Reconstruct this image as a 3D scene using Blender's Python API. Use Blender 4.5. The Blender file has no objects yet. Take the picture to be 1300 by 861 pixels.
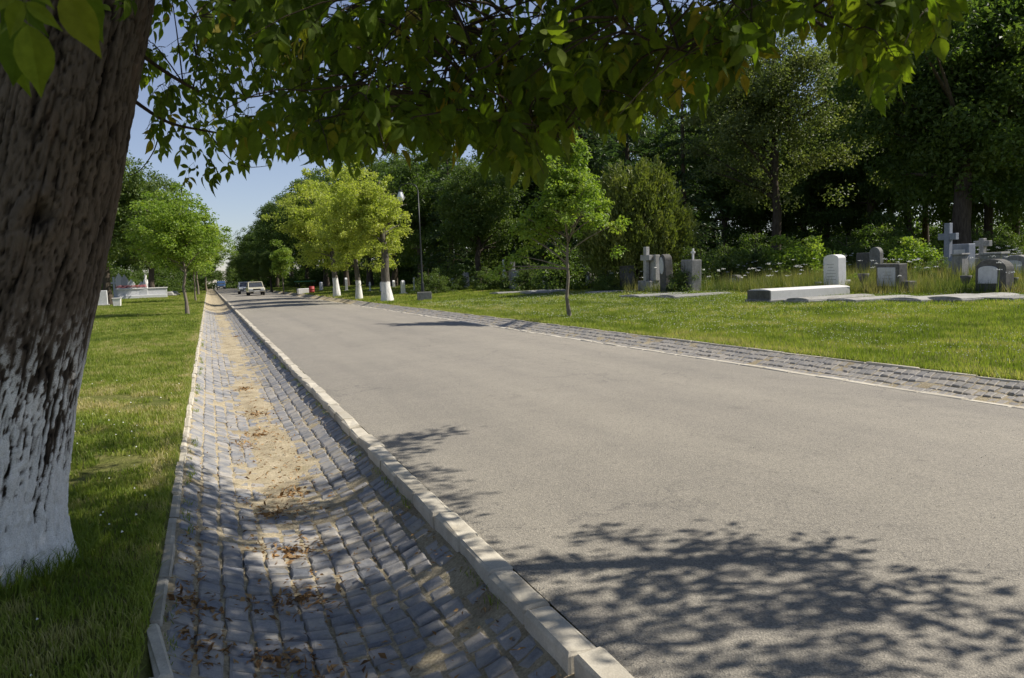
import bpy, math, random
import numpy as np
from mathutils import Matrix, Vector

# ------------------------------------------------------------------ camera, sky, sun, exposure
scene = bpy.context.scene
C = scene.collection
W_IMG, H_IMG, FPX = 1300.0, 861.0, 1000.0
EYE = 1.60
ROLL = math.radians(2.2)
VPX, VPY = 264.0, 359.0
_du, _dv = VPX - W_IMG / 2, H_IMG / 2 - VPY
_a = _du * math.cos(ROLL) + _dv * math.sin(ROLL)
_b = -_du * math.sin(ROLL) + _dv * math.cos(ROLL)
PITCH = math.atan(_b / FPX)
YAW = math.atan(-_a / (FPX * math.cos(PITCH) + _b * math.sin(PITCH)))
fw = np.array([math.sin(YAW) * math.cos(PITCH), math.cos(YAW) * math.cos(PITCH), -math.sin(PITCH)])
r0 = np.array([math.cos(YAW), -math.sin(YAW), 0.0])
u0 = np.cross(r0, fw)
rt = r0 * math.cos(ROLL) - u0 * math.sin(ROLL)
up = u0 * math.cos(ROLL) + r0 * math.sin(ROLL)
EYEP = np.array([0.0, 0.0, EYE])
cam = bpy.data.cameras.new('camera')
cam.sensor_width = 36.0
cam.lens = 36.0 * FPX / W_IMG
cam.clip_start = 0.05
cam.clip_end = 5000
cam.dof.use_dof = True
cam.dof.focus_distance = 16.0
cam.dof.aperture_fstop = 9.0
camo = bpy.data.objects.new('camera', cam)
C.objects.link(camo)
M4 = Matrix(((rt[0], up[0], -fw[0], EYEP[0]), (rt[1], up[1], -fw[1], EYEP[1]), (rt[2], up[2], -fw[2], EYEP[2]), (0, 0, 0, 1)))
camo.matrix_world = M4
scene.camera = camo

SUN_EL = math.radians(46.0)
SUN_DIR = np.array([math.cos(math.radians(-13)) * math.cos(SUN_EL), math.sin(math.radians(-13)) * math.cos(SUN_EL), math.sin(SUN_EL)])
world = bpy.data.worlds.new('World')
scene.world = world
world.use_nodes = True
wn = world.node_tree
bg = wn.nodes['Background']
sky = wn.nodes.new('ShaderNodeTexSky')
sky.sky_type = 'NISHITA'
sky.sun_disc = False
sky.sun_elevation = SUN_EL
sky.sun_rotation = math.atan2(SUN_DIR[0], SUN_DIR[1])
sky.air_density = 1.0
sky.dust_density = 0.1
sky.ozone_density = 5.0
hs_ = wn.nodes.new('ShaderNodeHueSaturation'); hs_.inputs['Saturation'].default_value = .78
tn_ = wn.nodes.new('ShaderNodeMix'); tn_.data_type = 'RGBA'; tn_.blend_type = 'MULTIPLY'; tn_.inputs[0].default_value = 1.0; tn_.inputs[7].default_value = (.98, .91, .94, 1)
wn.links.new(sky.outputs[0], hs_.inputs['Color']); wn.links.new(hs_.outputs[0], tn_.inputs[6]); wn.links.new(tn_.outputs[2], bg.inputs[0])
bg.inputs[1].default_value = 0.077
sun = bpy.data.lights.new('sun', 'SUN')
sun.energy = 4.6
sun.angle = math.radians(0.55)
sun.color = (1.0, 0.93, 0.82)
suno = bpy.data.objects.new('sun', sun)
suno.rotation_euler = Vector(SUN_DIR).to_track_quat('Z', 'Y').to_euler()
C.objects.link(suno)
scene.view_settings.view_transform = 'Standard'
scene.view_settings.look = 'None'
scene.view_settings.exposure = 0.66
scene.view_settings.gamma = 1.0
scene.view_settings.use_curve_mapping = False
scene.cycles.use_denoising = True
scene.cycles.max_bounces = 8
scene.cycles.transmission_bounces = 6
scene.cycles.diffuse_bounces = 4

# ------------------------------------------------------------------ projection helpers (pixels of the 1300 x 861 photograph)
def project(p):
    d = np.atleast_2d(p) - EYEP
    z = d @ fw
    zz = np.where(z > 0.05, z, 0.05)
    x = W_IMG / 2 + FPX * (d @ rt) / zz
    y = H_IMG / 2 - FPX * (d @ up) / zz
    return x, y, z
def ray(px, py):
    return fw + rt * ((px - W_IMG / 2) / FPX) + up * ((H_IMG / 2 - py) / FPX)
def at_depth(px, py, zc):
    return EYEP + ray(px, py) * zc
def horizon_y(px):
    return VPY - math.tan(ROLL) * (px - VPX)

# ------------------------------------------------------------------ noise
def _hash(ix, iy, iz, seed):
    h = (ix * 374761393 + iy * 668265263 + iz * 2147483647 + seed * 974634777).astype(np.int64) & 0x7fffffff
    h = ((h ^ (h >> 13)) * 1274126177) & 0x7fffffff
    h = ((h ^ (h >> 16)) * 668265263) & 0x7fffffff
    return (h & 0xffff) / 65535.0
def vnoise(x, y, z=0.0, seed=0):
    x = np.asarray(x, float); y = np.asarray(y, float); z = np.zeros_like(x) + z
    x, y, z = np.broadcast_arrays(x, y, z)
    ix = np.floor(x).astype(np.int64); iy = np.floor(y).astype(np.int64); iz = np.floor(z).astype(np.int64)
    fx, fy, fz = x - ix, y - iy, z - iz
    fx = fx * fx * (3 - 2 * fx); fy = fy * fy * (3 - 2 * fy); fz = fz * fz * (3 - 2 * fz)
    def L(a, b, t): return a + (b - a) * t
    c = {}
    for i in (0, 1):
        for j in (0, 1):
            for k in (0, 1):
                c[i, j, k] = _hash(ix + i, iy + j, iz + k, seed)
    return L(L(L(c[0,0,0], c[1,0,0], fx), L(c[0,1,0], c[1,1,0], fx), fy), L(L(c[0,0,1], c[1,0,1], fx), L(c[0,1,1], c[1,1,1], fx), fy), fz)
def fbm(x, y, z=0.0, seed=0, octv=4):
    s, a, t, f = 0.0, 0.5, 0.0, 1.0
    for o in range(octv):
        s = s + a * vnoise(np.asarray(x) * f, np.asarray(y) * f, np.asarray(z) * f, seed + o * 17)
        t += a; a *= 0.5; f *= 2.03
    return s / t

# ------------------------------------------------------------------ mesh helpers
def mesh_np(name, verts, faces, attrs=None, smooth=False, mats=None, face_mat=None):
    """verts (N,3); faces: list of int arrays (M,k)"""
    verts = np.asarray(verts, np.float32)
    if not isinstance(faces, (list, tuple)): faces = [faces]
    faces = [np.asarray(f, np.int32) for f in faces if len(f)]
    me = bpy.data.meshes.new(name)
    nl = sum(f.size for f in faces); nf = sum(len(f) for f in faces)
    me.vertices.add(len(verts)); me.loops.add(nl); me.polygons.add(nf)
    me.vertices.foreach_set('co', verts.ravel())
    me.loops.foreach_set('vertex_index', np.concatenate([f.ravel() for f in faces]))
    tot = np.concatenate([np.full(len(f), f.shape[1], np.int32) for f in faces])
    st = np.concatenate([[0], np.cumsum(tot)[:-1]]).astype(np.int32)
    me.polygons.foreach_set('loop_start', st)
    try: me.polygons.foreach_set('loop_total', tot)
    except Exception: pass
    me.polygons.foreach_set('use_smooth', np.full(nf, smooth, bool))
    if face_mat is not None: me.polygons.foreach_set('material_index', np.asarray(face_mat, np.int32))
    for k, v in (attrs or {}).items():
        v = np.asarray(v, np.float32)
        at = me.attributes.new(k, 'FLOAT', 'POINT')
        at.data.foreach_set('value', v)
    me.update(calc_edges=True)
    me.validate()
    for m in (mats or []): me.materials.append(m)
    return me
class MB:
    """collects simple shapes as one mesh"""
    def __init__(s): s.v = []; s.f = {3: [], 4: []}; s.n = 0; s.ng = []
    def add(s, v, f):
        v = np.asarray(v, float); s.v.append(v)
        for q in f:
            q = [i + s.n for i in q]
            if len(q) in (3, 4): s.f[len(q)].append(q)
            else: s.ng.append(q)
        s.n += len(v); return s
    def box(s, c, d, bev=0.0, taper=1.0, rz=0.0):
        x, y, z = d[0] / 2, d[1] / 2, d[2] / 2
        if bev <= 0:
            v = [(-x,-y,-z),(x,-y,-z),(x,y,-z),(-x,y,-z),(-x*taper,-y*taper,z),(x*taper,-y*taper,z),(x*taper,y*taper,z),(-x*taper,y*taper,z)]
            f = [(3,2,1,0),(4,5,6,7),(0,1,5,4),(1,2,6,5),(2,3,7,6),(3,0,4,7)]
        else:
            b = min(bev, x * .9, y * .9, z * .9)
            v = []
            for (zz, e, t) in ((-z, b, 1), (-z + b, 0, 1), (z - b, 0, taper), (z, b, taper)):
                X, Y = x * t - e, y * t - e
                c2 = b if e == 0 else b * .6
                v += [(-X + c2, -Y, zz), (X - c2, -Y, zz), (X, -Y + c2, zz), (X, Y - c2, zz), (X - c2, Y, zz), (-X + c2, Y, zz), (-X, Y - c2, zz), (-X, -Y + c2, zz)]
            f = []
            for l in range(3):
                for k in range(8):
                    k2 = (k + 1) % 8
                    f.append((l*8+k, l*8+k2, l*8+8+k2, l*8+8+k))
            f.append(tuple(range(24, 32))); f.append(tuple(range(7, -1, -1)))
        v = np.array(v, float)
        if rz:
            ca, sa = math.cos(rz), math.sin(rz)
            v = np.stack([v[:,0]*ca - v[:,1]*sa, v[:,0]*sa + v[:,1]*ca, v[:,2]], 1)
        return s.add(v + np.array(c), f)
    def tube(s, pts, rad, n=8, cap=True):
        pts = np.asarray(pts, float); k = len(pts)
        rad = np.broadcast_to(np.asarray(rad, float), (k,))
        V = []
        tprev = None
        for i in range(k):
            t = pts[min(i+1, k-1)] - pts[max(i-1, 0)]; t = t / (np.linalg.norm(t) + 1e-9)
            ref = np.array([0, 0, 1.0]) if abs(t[2]) < .9 else np.array([1.0, 0, 0])
            a = np.cross(t, ref); a /= np.linalg.norm(a); b = np.cross(t, a)
            if tprev is not None:
                # keep frame continuous
                a2 = tprev - t * (tprev @ t); nn = np.linalg.norm(a2)
                if nn > .1: a = a2 / nn; b = np.cross(t, a)
            tprev = a
            for j in range(n):
                w = 2 * math.pi * j / n
                V.append(pts[i] + rad[i] * (a * math.cos(w) + b * math.sin(w)))
        F = []
        for i in range(k - 1):
            for j in range(n):
                F.append((i*n+j, (i+1)*n+j, (i+1)*n+(j+1)%n, i*n+(j+1)%n))
        if cap: F += [tuple(range(n)), tuple(range(k*n-1, (k-1)*n-1, -1))]
        return s.add(V, F)
    def lathe(s, prof, c=(0,0,0), n=16):
        V = []; F = []
        for (r, z) in prof:
            for j in range(n):
                w = 2 * math.pi * j / n
                V.append((c[0] + r*math.cos(w), c[1] + r*math.sin(w), c[2] + z))
        for i in range(len(prof)-1):
            for j in range(n): F.append((i*n+j, i*n+(j+1)%n, (i+1)*n+(j+1)%n, (i+1)*n+j))
        F += [tuple(range(n-1, -1, -1)), tuple(range((len(prof)-1)*n, len(prof)*n))]
        return s.add(V, F)
    def prism(s, outline, y0, y1, bev=0.0):
        """outline in (x,z), extruded along y; front at y0 with small chamfer"""
        o = np.asarray(outline, float); n = len(o); cen = o.mean(0)
        if bev > 0:
            k = 1 - bev / np.maximum(np.linalg.norm(o - cen, axis=1), .01)
            oi = cen + (o - cen) * k[:, None]
            rings = [(oi, y0), (o, y0 + bev), (o, y1 - bev), (oi, y1)]
        else: rings = [(o, y0), (o, y1)]
        V = [(p[0], y, p[1]) for r, y in rings for p in r]
        F = []
        for i in range(len(rings)-1):
            for j in range(n): F.append((i*n+j, i*n+(j+1)%n, (i+1)*n+(j+1)%n, (i+1)*n+j))
        F += [tuple(range(n-1, -1, -1)), tuple(range((len(rings)-1)*n, len(rings)*n))]
        return s.add(V, F)
    def mesh(s, name, mat, smooth=False):
        me = bpy.data.meshes.new(name)
        V = np.concatenate(s.v)
        me.from_pydata([tuple(q) for q in V], [], s.f[3] + s.f[4] + s.ng)
        import bmesh
        bm = bmesh.new(); bm.from_mesh(me); bmesh.ops.recalc_face_normals(bm, faces=bm.faces); bm.to_mesh(me); bm.free()
        for p in me.polygons: p.use_smooth = smooth
        if mat: me.materials.append(mat)
        me.update(); return me
    def build(s, name, mat, parent=None, smooth=False): return obj(name, s.mesh(name, mat, smooth), parent)
def obj(name, me, parent=None, loc=None, rz=None, scale=None):
    o = bpy.data.objects.new(name, me); C.objects.link(o)
    if parent is not None: o.parent = parent
    if loc is not None: o.location = [float(q) for q in loc]
    if rz is not None: o.rotation_euler = (0, 0, rz)
    if scale is not None: o.scale = scale
    return o
def tag(o, label, cat, group=None):
    o['label'] = label; o['category'] = cat
    if group: o['group'] = group
    return o
def empty(name, loc, label, cat, group=None, rz=0.0):
    o = bpy.data.objects.new(name, None); C.objects.link(o)
    o.location = [float(q) for q in loc]; o.rotation_euler = (0, 0, rz); o.empty_display_size = .3
    return tag(o, label, cat, group)
def structure(o): o['kind'] = 'structure'; return o
def stuff(o): o['kind'] = 'stuff'; return o

# ------------------------------------------------------------------ materials
def new_mat(name):
    m = bpy.data.materials.new(name); m.use_nodes = True
    nt = m.node_tree; b = nt.nodes['Principled BSDF']
    return m, nt, b
def N(nt, typ, **kw):
    n = nt.nodes.new(typ)
    for k, v in kw.items():
        if k in n.inputs: n.inputs[k].default_value = v
        else: setattr(n, k, v)
    return n
def ramp(nt, stops, src=None):
    r = nt.nodes.new('ShaderNodeValToRGB'); e = r.color_ramp.elements
    while len(e) > 1: e.remove(e[-1])
    e[0].position = stops[0][0]; e[0].color = (*stops[0][1], 1)
    for p, c in stops[1:]:
        q = e.new(p); q.color = (*c, 1)
    if src is not None: nt.links.new(src, r.inputs[0])
    return r
def noise(nt, scale, detail=4, rough=.55, coord='pos', dist=0.0, stretch=None):
    n = nt.nodes.new('ShaderNodeTexNoise'); n.inputs['Scale'].default_value = scale
    n.inputs['Detail'].default_value = detail; n.inputs['Roughness'].default_value = rough; n.inputs['Distortion'].default_value = dist
    src = coords(nt, coord)
    if stretch:
        mp = nt.nodes.new('ShaderNodeMapping'); mp.inputs['Scale'].default_value = stretch
        nt.links.new(src, mp.inputs[0]); src = mp.outputs[0]
    nt.links.new(src, n.inputs['Vector']); return n
def coords(nt, coord):
    if coord == 'pos': return nt.nodes.new('ShaderNodeNewGeometry').outputs['Position']
    return nt.nodes.new('ShaderNodeTexCoord').outputs['Object']
def mix(nt, fac, a, b, mode='MIX'):
    m = nt.nodes.new('ShaderNodeMix'); m.data_type = 'RGBA'; m.blend_type = mode
    for i, s in ((0, fac), (6, a), (7, b)):
        if hasattr(s, 'links'): nt.links.new(s, m.inputs[i])
        elif i == 0: m.inputs[0].default_value = s
        else: m.inputs[i].default_value = (*s, 1)
    return m.outputs[2]
def math_n(nt, op, a, b=None, clamp=False):
    m = nt.nodes.new('ShaderNodeMath'); m.operation = op; m.use_clamp = clamp
    for i, s in enumerate((a, b)):
        if s is None: continue
        if hasattr(s, 'links'): nt.links.new(s, m.inputs[i])
        else: m.inputs[i].default_value = s
    return m.outputs[0]
def bump(nt, b, h, strength=.4, dist=.01):
    n = nt.nodes.new('ShaderNodeBump'); n.inputs['Strength'].default_value = strength; n.inputs['Distance'].default_value = dist
    nt.links.new(h, n.inputs['Height']); nt.links.new(n.outputs[0], b.inputs['Normal'])
def attr(nt, name):
    a = nt.nodes.new('ShaderNodeAttribute'); a.attribute_name = name; return a.outputs['Fac']

def mat_asphalt():
    m, nt, b = new_mat('asphalt')
    n1 = noise(nt, .35, 5); n2 = noise(nt, 140, 3, .7); n3 = noise(nt, 2.5, 5, .6)
    nl = noise(nt, .9, 4, .6, stretch=(1.0, .06, 1.0))
    base = ramp(nt, [(.3, (.20, .19, .167)), (.7, (.265, .248, .215))], n1.outputs[0]).outputs[0]
    base = mix(nt, .42, base, ramp(nt, [(.35, (.18, .167, .152)), (.65, (.315, .29, .245))], nl.outputs[0]).outputs[0])
    base = mix(nt, .18, base, ramp(nt, [(.35, (.19, .178, .155)), (.62, (.28, .258, .22))], n3.outputs[0]).outputs[0])
    v = N(nt, 'ShaderNodeTexVoronoi', Scale=110.0); nt.links.new(coords(nt, 'pos'), v.inputs['Vector'])
    sp = ramp(nt, [(0, (.35, .35, .35)), (1, (1.7, 1.65, 1.55))], v.outputs['Color'])
    col = mix(nt, .5, base, sp.outputs[0], 'MULTIPLY')
    fine = ramp(nt, [(.35, (.55, .55, .55)), (.65, (1.3, 1.3, 1.28))], n2.outputs[0]).outputs[0]
    col = mix(nt, .6, col, fine, 'MULTIPLY')
    st_ = ramp(nt, [(.60, (1, 1, 1)), (.72, (.72, .72, .73))], noise(nt, .8, 6, .7).outputs[0]).outputs[0]
    col = mix(nt, .8, col, st_, 'MULTIPLY')
    sp2 = ramp(nt, [(.70, (1, 1, 1)), (.76, (.6, .6, .6))], noise(nt, 7, 3, .5).outputs[0]).outputs[0]
    col = mix(nt, .6, col, sp2, 'MULTIPLY')
    # cracks and dark drips
    w = N(nt, 'ShaderNodeTexVoronoi', Scale=.55, feature='DISTANCE_TO_EDGE')
    wp = noise(nt, 1.3, 6, .7)
    va = nt.nodes.new('ShaderNodeVectorMath'); va.operation = 'ADD'
    nt.links.new(coords(nt, 'pos'), va.inputs[0]); nt.links.new(wp.outputs['Color'], va.inputs[1]); nt.links.new(va.outputs[0], w.inputs['Vector'])
    cr = ramp(nt, [(0, (1, 1, 1)), (.006, (0, 0, 0))], w.outputs['Distance']).outputs[0]
    gate = ramp(nt, [(.47, (0, 0, 0)), (.56, (.8, .8, .8))], noise(nt, .25, 2).outputs[0]).outputs[0]
    cr = mix(nt, 1.0, cr, gate, 'MULTIPLY')
    col = mix(nt, cr, col, (.1, .095, .088))
    nt.links.new(col, b.inputs['Base Color'])
    b.inputs['Roughness'].default_value = .85; b.inputs['Specular IOR Level'].default_value = .3
    h = math_n(nt, 'ADD', v.outputs['Distance'], n2.outputs[0])
    bump(nt, b, h, .55, .006)
    return m
def mat_sett(use_attr, dusty=0.0):
    m, nt, b = new_mat('sett_stone' + ('_far' if use_attr else '') + ('_dusty' if dusty else ''))
    rnd = attr(nt, 'tint') if use_attr else nt.nodes.new('ShaderNodeObjectInfo').outputs['Random']
    c = ramp(nt, [(0, (.125, .138, .16)), (.3, (.19, .2, .222)), (.55, (.155, .162, .176)), (.8, (.235, .238, .25)), (1, (.30, .285, .27))], rnd).outputs[0]
    n1 = noise(nt, 45, 4, .65); n2 = noise(nt, 5.5, 5, .6); n3 = noise(nt, 260, 2)
    c = mix(nt, .5, c, ramp(nt, [(.3, (.55, .55, .57)), (.7, (1.35, 1.33, 1.3))], n1.outputs[0]).outputs[0], 'MULTIPLY')
    c = mix(nt, .35, c, ramp(nt, [(.35, (.5, .5, .5)), (.65, (1.4, 1.4, 1.4))], n3.outputs[0]).outputs[0], 'MULTIPLY')
    dust = ramp(nt, [(.40, (.03, .03, .03)), (.70, (.75, .75, .75))], n2.outputs[0]).outputs[0]
    if dusty: dust = math_n(nt, 'ADD', math_n(nt, 'MULTIPLY', dust, .6), dusty, True)
    c = mix(nt, dust, c, (.40, .36, .29))
    nt.links.new(c, b.inputs['Base Color']); b.inputs['Roughness'].default_value = .62; b.inputs['Specular IOR Level'].default_value = .45
    bump(nt, b, n1.outputs[0], .6, .006)
    return m
def mat_dirt():
    m, nt, b = new_mat('sandy_dirt')
    n1 = noise(nt, 3.5, 6, .65); n2 = noise(nt, 60, 4, .7); n3 = noise(nt, 14, 4, .6)
    c = ramp(nt, [(.25, (.22, .18, .12)), (.5, (.38, .325, .225)), (.75, (.5, .435, .315))], n1.outputs[0]).outputs[0]
    c = mix(nt, .7, c, ramp(nt, [(.3, (.4, .38, .34)), (.7, (1.35, 1.35, 1.35))], n2.outputs[0]).outputs[0], 'MULTIPLY')
    mo = ramp(nt, [(.56, (0, 0, 0)), (.68, (.6, .6, .6))], n3.outputs[0]).outputs[0]
    c = mix(nt, mo, c, (.17, .15, .07))
    nt.links.new(c, b.inputs['Base Color']); b.inputs['Roughness'].default_value = .95; b.inputs['Specular IOR Level'].default_value = .1
    bump(nt, b, n2.outputs[0], .8, .012)
    return m
def mat_concrete(name, lo, hi, dirt=(.2, .17, .12), damt=.5, lichen=False):
    m, nt, b = new_mat(name)
    n1 = noise(nt, 9, 6, .65); n2 = noise(nt, 120, 3, .65); n3 = noise(nt, 2.2, 4)
    rnd = nt.nodes.new('ShaderNodeObjectInfo').outputs['Random']
    c = ramp(nt, [(.3, lo), (.7, hi)], n1.outputs[0]).outputs[0]
    c = mix(nt, .5, c, ramp(nt, [(.3, (.65, .65, .65)), (.7, (1.2, 1.2, 1.2))], n2.outputs[0]).outputs[0], 'MULTIPLY')
    rv = nt.nodes.new('ShaderNodeMapRange'); rv.inputs[3].default_value = .82; rv.inputs[4].default_value = 1.08
    nt.links.new(rnd, rv.inputs[0]); hs = nt.nodes.new('ShaderNodeHueSaturation'); nt.links.new(rv.outputs[0], hs.inputs['Value']); nt.links.new(c, hs.inputs['Color']); c = hs.outputs[0]
    d = ramp(nt, [(.5, (0, 0, 0)), (.75, (damt, damt, damt))], n3.outputs[0]).outputs[0]
    c = mix(nt, d, c, dirt)
    ws = noise(nt, 6, 5, .65, stretch=(1, 1, .18)); wk = ramp(nt, [(.48, (0, 0, 0)), (.7, (damt * .6,) * 3)], ws.outputs[0]).outputs[0]
    c = mix(nt, wk, c, tuple(q * .7 for q in dirt))
    if lichen:
        li = ramp(nt, [(.6, (0, 0, 0)), (.66, (.55, .55, .55))], noise(nt, 14, 5, .6).outputs[0]).outputs[0]
        c = mix(nt, li, c, (.12, .12, .07))
    nt.links.new(c, b.inputs['Base Color']); b.inputs['Roughness'].default_value = .85; b.inputs['Specular IOR Level'].default_value = .25
    bump(nt, b, n2.outputs[0], .4, .004)
    return m
def mat_plain(name, col, rough=.6, metal=0.0, var=.25, scale=20):
    m, nt, b = new_mat(name)
    n1 = noise(nt, scale, 5, .6)
    k = ramp(nt, [(.3, (1 - var,) * 3), (.7, (1 + var * .6,) * 3)], n1.outputs[0]).outputs[0]
    nt.links.new(mix(nt, 1.0, col, k, 'MULTIPLY'), b.inputs['Base Color'])
    b.inputs['Roughness'].default_value = rough; b.inputs['Metallic'].default_value = metal
    return m
def mat_leaf(name, stops, trans=.5, rough=.5, tcol=(1.25, 1.35, .55), use_obj=False, spec=.35):
    m, nt, b = new_mat(name)
    t = nt.nodes.new('ShaderNodeObjectInfo').outputs['Random'] if use_obj else attr(nt, 'tint')
    c = ramp(nt, stops, t).outputs[0]
    c = mix(nt, .5, c, ramp(nt, [(.3, (.6, .62, .6)), (.7, (1.3, 1.28, 1.3))], noise(nt, 55, 3, .6).outputs[0]).outputs[0], 'MULTIPLY')
    nt.links.new(c, b.inputs['Base Color']); b.inputs['Roughness'].default_value = rough; b.inputs['Specular IOR Level'].default_value = spec
    tr = nt.nodes.new('ShaderNodeBsdfTranslucent')
    nt.links.new(mix(nt, 1.0, c, tcol, 'MULTIPLY'), tr.inputs['Color'])
    ms = nt.nodes.new('ShaderNodeMixShader'); ms.inputs[0].default_value = trans
    nt.links.new(b.outputs[0], ms.inputs[1]); nt.links.new(tr.outputs[0], ms.inputs[2])
    nt.links.new(ms.outputs[0], nt.nodes['Material Output'].inputs['Surface'])
    return m
def mat_bark(name, lo, hi, scale=14, wash=None):
    m, nt, b = new_mat(name)
    n1 = noise(nt, scale, 6, .65, 'obj', stretch=(1, 1, .22)); n2 = noise(nt, scale * 6, 4, .6, 'obj')
    c = ramp(nt, [(.3, lo), (.7, hi)], n1.outputs[0]).outputs[0]
    c = mix(nt, .4, c, ramp(nt, [(.3, (.6, .6, .6)), (.7, (1.3, 1.3, 1.3))], n2.outputs[0]).outputs[0], 'MULTIPLY')
    if wash:
        sx = nt.nodes.new('ShaderNodeSeparateXYZ'); nt.links.new(coords(nt, 'obj'), sx.inputs[0])
        h = math_n(nt, 'ADD', sx.outputs[2], math_n(nt, 'MULTIPLY', math_n(nt, 'SUBTRACT', n1.outputs[0], .5), .25))
        k = nt.nodes.new('ShaderNodeMapRange'); k.inputs[1].default_value = wash; k.inputs[2].default_value = wash - .06; nt.links.new(h, k.inputs[0])
        ww = ramp(nt, [(.3, (.42, .41, .39)), (.55, (.74, .73, .70))], n1.outputs[0]).outputs[0]
        c = mix(nt, k.outputs[0], c, ww)
    nt.links.new(c, b.inputs['Base Color']); b.inputs['Roughness'].default_value = .9; b.inputs['Specular IOR Level'].default_value = .15
    bump(nt, b, n1.outputs[0], .9, .03)
    return m
def mat_trunk():
    """box elder bark; whitewash keeps to the ridges of the lower trunk"""
    m, nt, b = new_mat('whitewashed_bark')
    ridge = attr(nt, 'ridge'); hgt = attr(nt, 'height')
    n1 = noise(nt, 30, 5, .65, 'obj', stretch=(1, 1, .3)); n2 = noise(nt, 170, 3, .6, 'obj'); n3 = noise(nt, 5.0, 5, .65, 'obj', stretch=(1, 1, .35))
    c = ramp(nt, [(.15, (.014, .011, .009)), (.55, (.068, .054, .042)), (.9, (.13, .105, .085))], ridge).outputs[0]
    c = mix(nt, .6, c, ramp(nt, [(.3, (.55, .53, .5)), (.7, (1.4, 1.35, 1.3))], n1.outputs[0]).outputs[0], 'MULTIPLY')
    red = ramp(nt, [(.58, (0, 0, 0)), (.72, (.45, .45, .45))], n3.outputs[0]).outputs[0]
    c = mix(nt, red, c, (.115, .07, .047))
    ww = ramp(nt, [(.3, (.64, .63, .6)), (.7, (.88, .87, .85))], n1.outputs[0]).outputs[0]
    ww = mix(nt, .45, ww, ramp(nt, [(.35, (.45, .44, .42)), (.6, (1.15, 1.15, 1.15))], n2.outputs[0]).outputs[0], 'MULTIPLY')
    # paint cover: ridge + patchiness - height
    cov = math_n(nt, 'ADD', math_n(nt, 'MULTIPLY', ridge, 1.15), math_n(nt, 'MULTIPLY', n3.outputs[0], .75))
    cov = math_n(nt, 'ADD', cov, math_n(nt, 'MULTIPLY', n2.outputs[0], .35))
    hh = nt.nodes.new('ShaderNodeMapRange'); hh.inputs[1].default_value = .1; hh.inputs[2].default_value = 1.62; hh.inputs[3].default_value = .64; hh.inputs[4].default_value = 1.72
    nt.links.new(hgt, hh.inputs[0])
    f = math_n(nt, 'SUBTRACT', cov, hh.outputs[0])
    f = math_n(nt, 'MULTIPLY', f, 2.6, True)
    up_ = nt.nodes.new('ShaderNodeMapRange'); up_.inputs[1].default_value = 1.65; up_.inputs[2].default_value = 1.2; nt.links.new(hgt, up_.inputs[0])
    f = math_n(nt, 'MULTIPLY', f, up_.outputs[0], True)
    c = mix(nt, f, c, ww)
    nt.links.new(c, b.inputs['Base Color']); b.inputs['Roughness'].default_value = .9; b.inputs['Specular IOR Level'].default_value = .15
    h = math_n(nt, 'ADD', n1.outputs[0], math_n(nt, 'MULTIPLY', n2.outputs[0], .6))
    bump(nt, b, h, .7, .012)
    return m
def mat_soil():
    m, nt, b = new_mat('lawn_soil')
    n1 = noise(nt, .5, 4); n2 = noise(nt, 22, 5, .7); n3 = noise(nt, 4, 5)
    c = ramp(nt, [(.35, (.105, .135, .028)), (.65, (.16, .17, .045))], n1.outputs[0]).outputs[0]
    c = mix(nt, .5, c, ramp(nt, [(.35, (.09, .11, .022)), (.65, (.23, .21, .09))], n3.outputs[0]).outputs[0])
    c = mix(nt, .6, c, ramp(nt, [(.3, (.45, .45, .45)), (.7, (1.35, 1.35, 1.3))], n2.outputs[0]).outputs[0], 'MULTIPLY')
    nt.links.new(c, b.inputs['Base Color']); b.inputs['Roughness'].default_value = 1; b.inputs['Specular IOR Level'].default_value = .05
    bump(nt, b, n2.outputs[0], 1.0, .05)
    return m
def mat_glass(name='car_glass'):
    m, nt, b = new_mat(name)
    n1 = noise(nt, 2.0, 2, .5, 'obj')
    nt.links.new(ramp(nt, [(.3, (.03, .035, .04)), (.7, (.06, .065, .07))], n1.outputs[0]).outputs[0], b.inputs['Base Color'])
    b.inputs['Roughness'].default_value = .06; b.inputs['Specular IOR Level'].default_value = .8
    return m

M = {}
M['asphalt'] = mat_asphalt(); M['sett'] = mat_sett(False); M['sett_far'] = mat_sett(True); M['sett_dusty'] = mat_sett(True, .38); M['sett_dusty_near'] = mat_sett(False, .38); M['dirt'] = mat_dirt()
M['kerb'] = mat_concrete('kerb_concrete', (.42, .385, .315), (.56, .52, .43), (.32, .27, .19), .4)
M['stone_light'] = mat_concrete('pale_stone', (.34, .335, .32), (.47, .46, .44), (.16, .15, .12), .6, True)
M['stone_grey'] = mat_concrete('grey_stone', (.2, .2, .195), (.33, .325, .31), (.1, .095, .08), .6, True)
M['stone_mid'] = mat_concrete('weathered_slab_stone', (.27, .265, .245), (.40, .39, .36), (.15, .14, .10), .6, True)
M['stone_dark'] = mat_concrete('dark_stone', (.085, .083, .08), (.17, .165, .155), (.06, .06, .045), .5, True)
M['stone_blue'] = mat_concrete('blue_grey_stone', (.23, .255, .31), (.33, .355, .41), (.16, .17, .18), .4)
M['marble'] = mat_concrete('white_marble', (.70, .69, .67), (.8, .79, .77), (.55, .54, .5), .25)
M['panel'] = mat_concrete('pale_marble_panel', (.52, .53, .54), (.66, .67, .68), (.4, .4, .38), .3)
M['letter'] = mat_plain('incised_lettering', (.33, .33, .31), .8)
M['soil'] = mat_soil()
M['bark_main'] = mat_trunk()
M['bark'] = mat_bark('tree_bark', (.035, .028, .021), (.11, .09, .07))
M['bark_wash'] = mat_bark('limewashed_tree_bark', (.06, .052, .043), (.16, .145, .12), wash=1.0)
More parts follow.
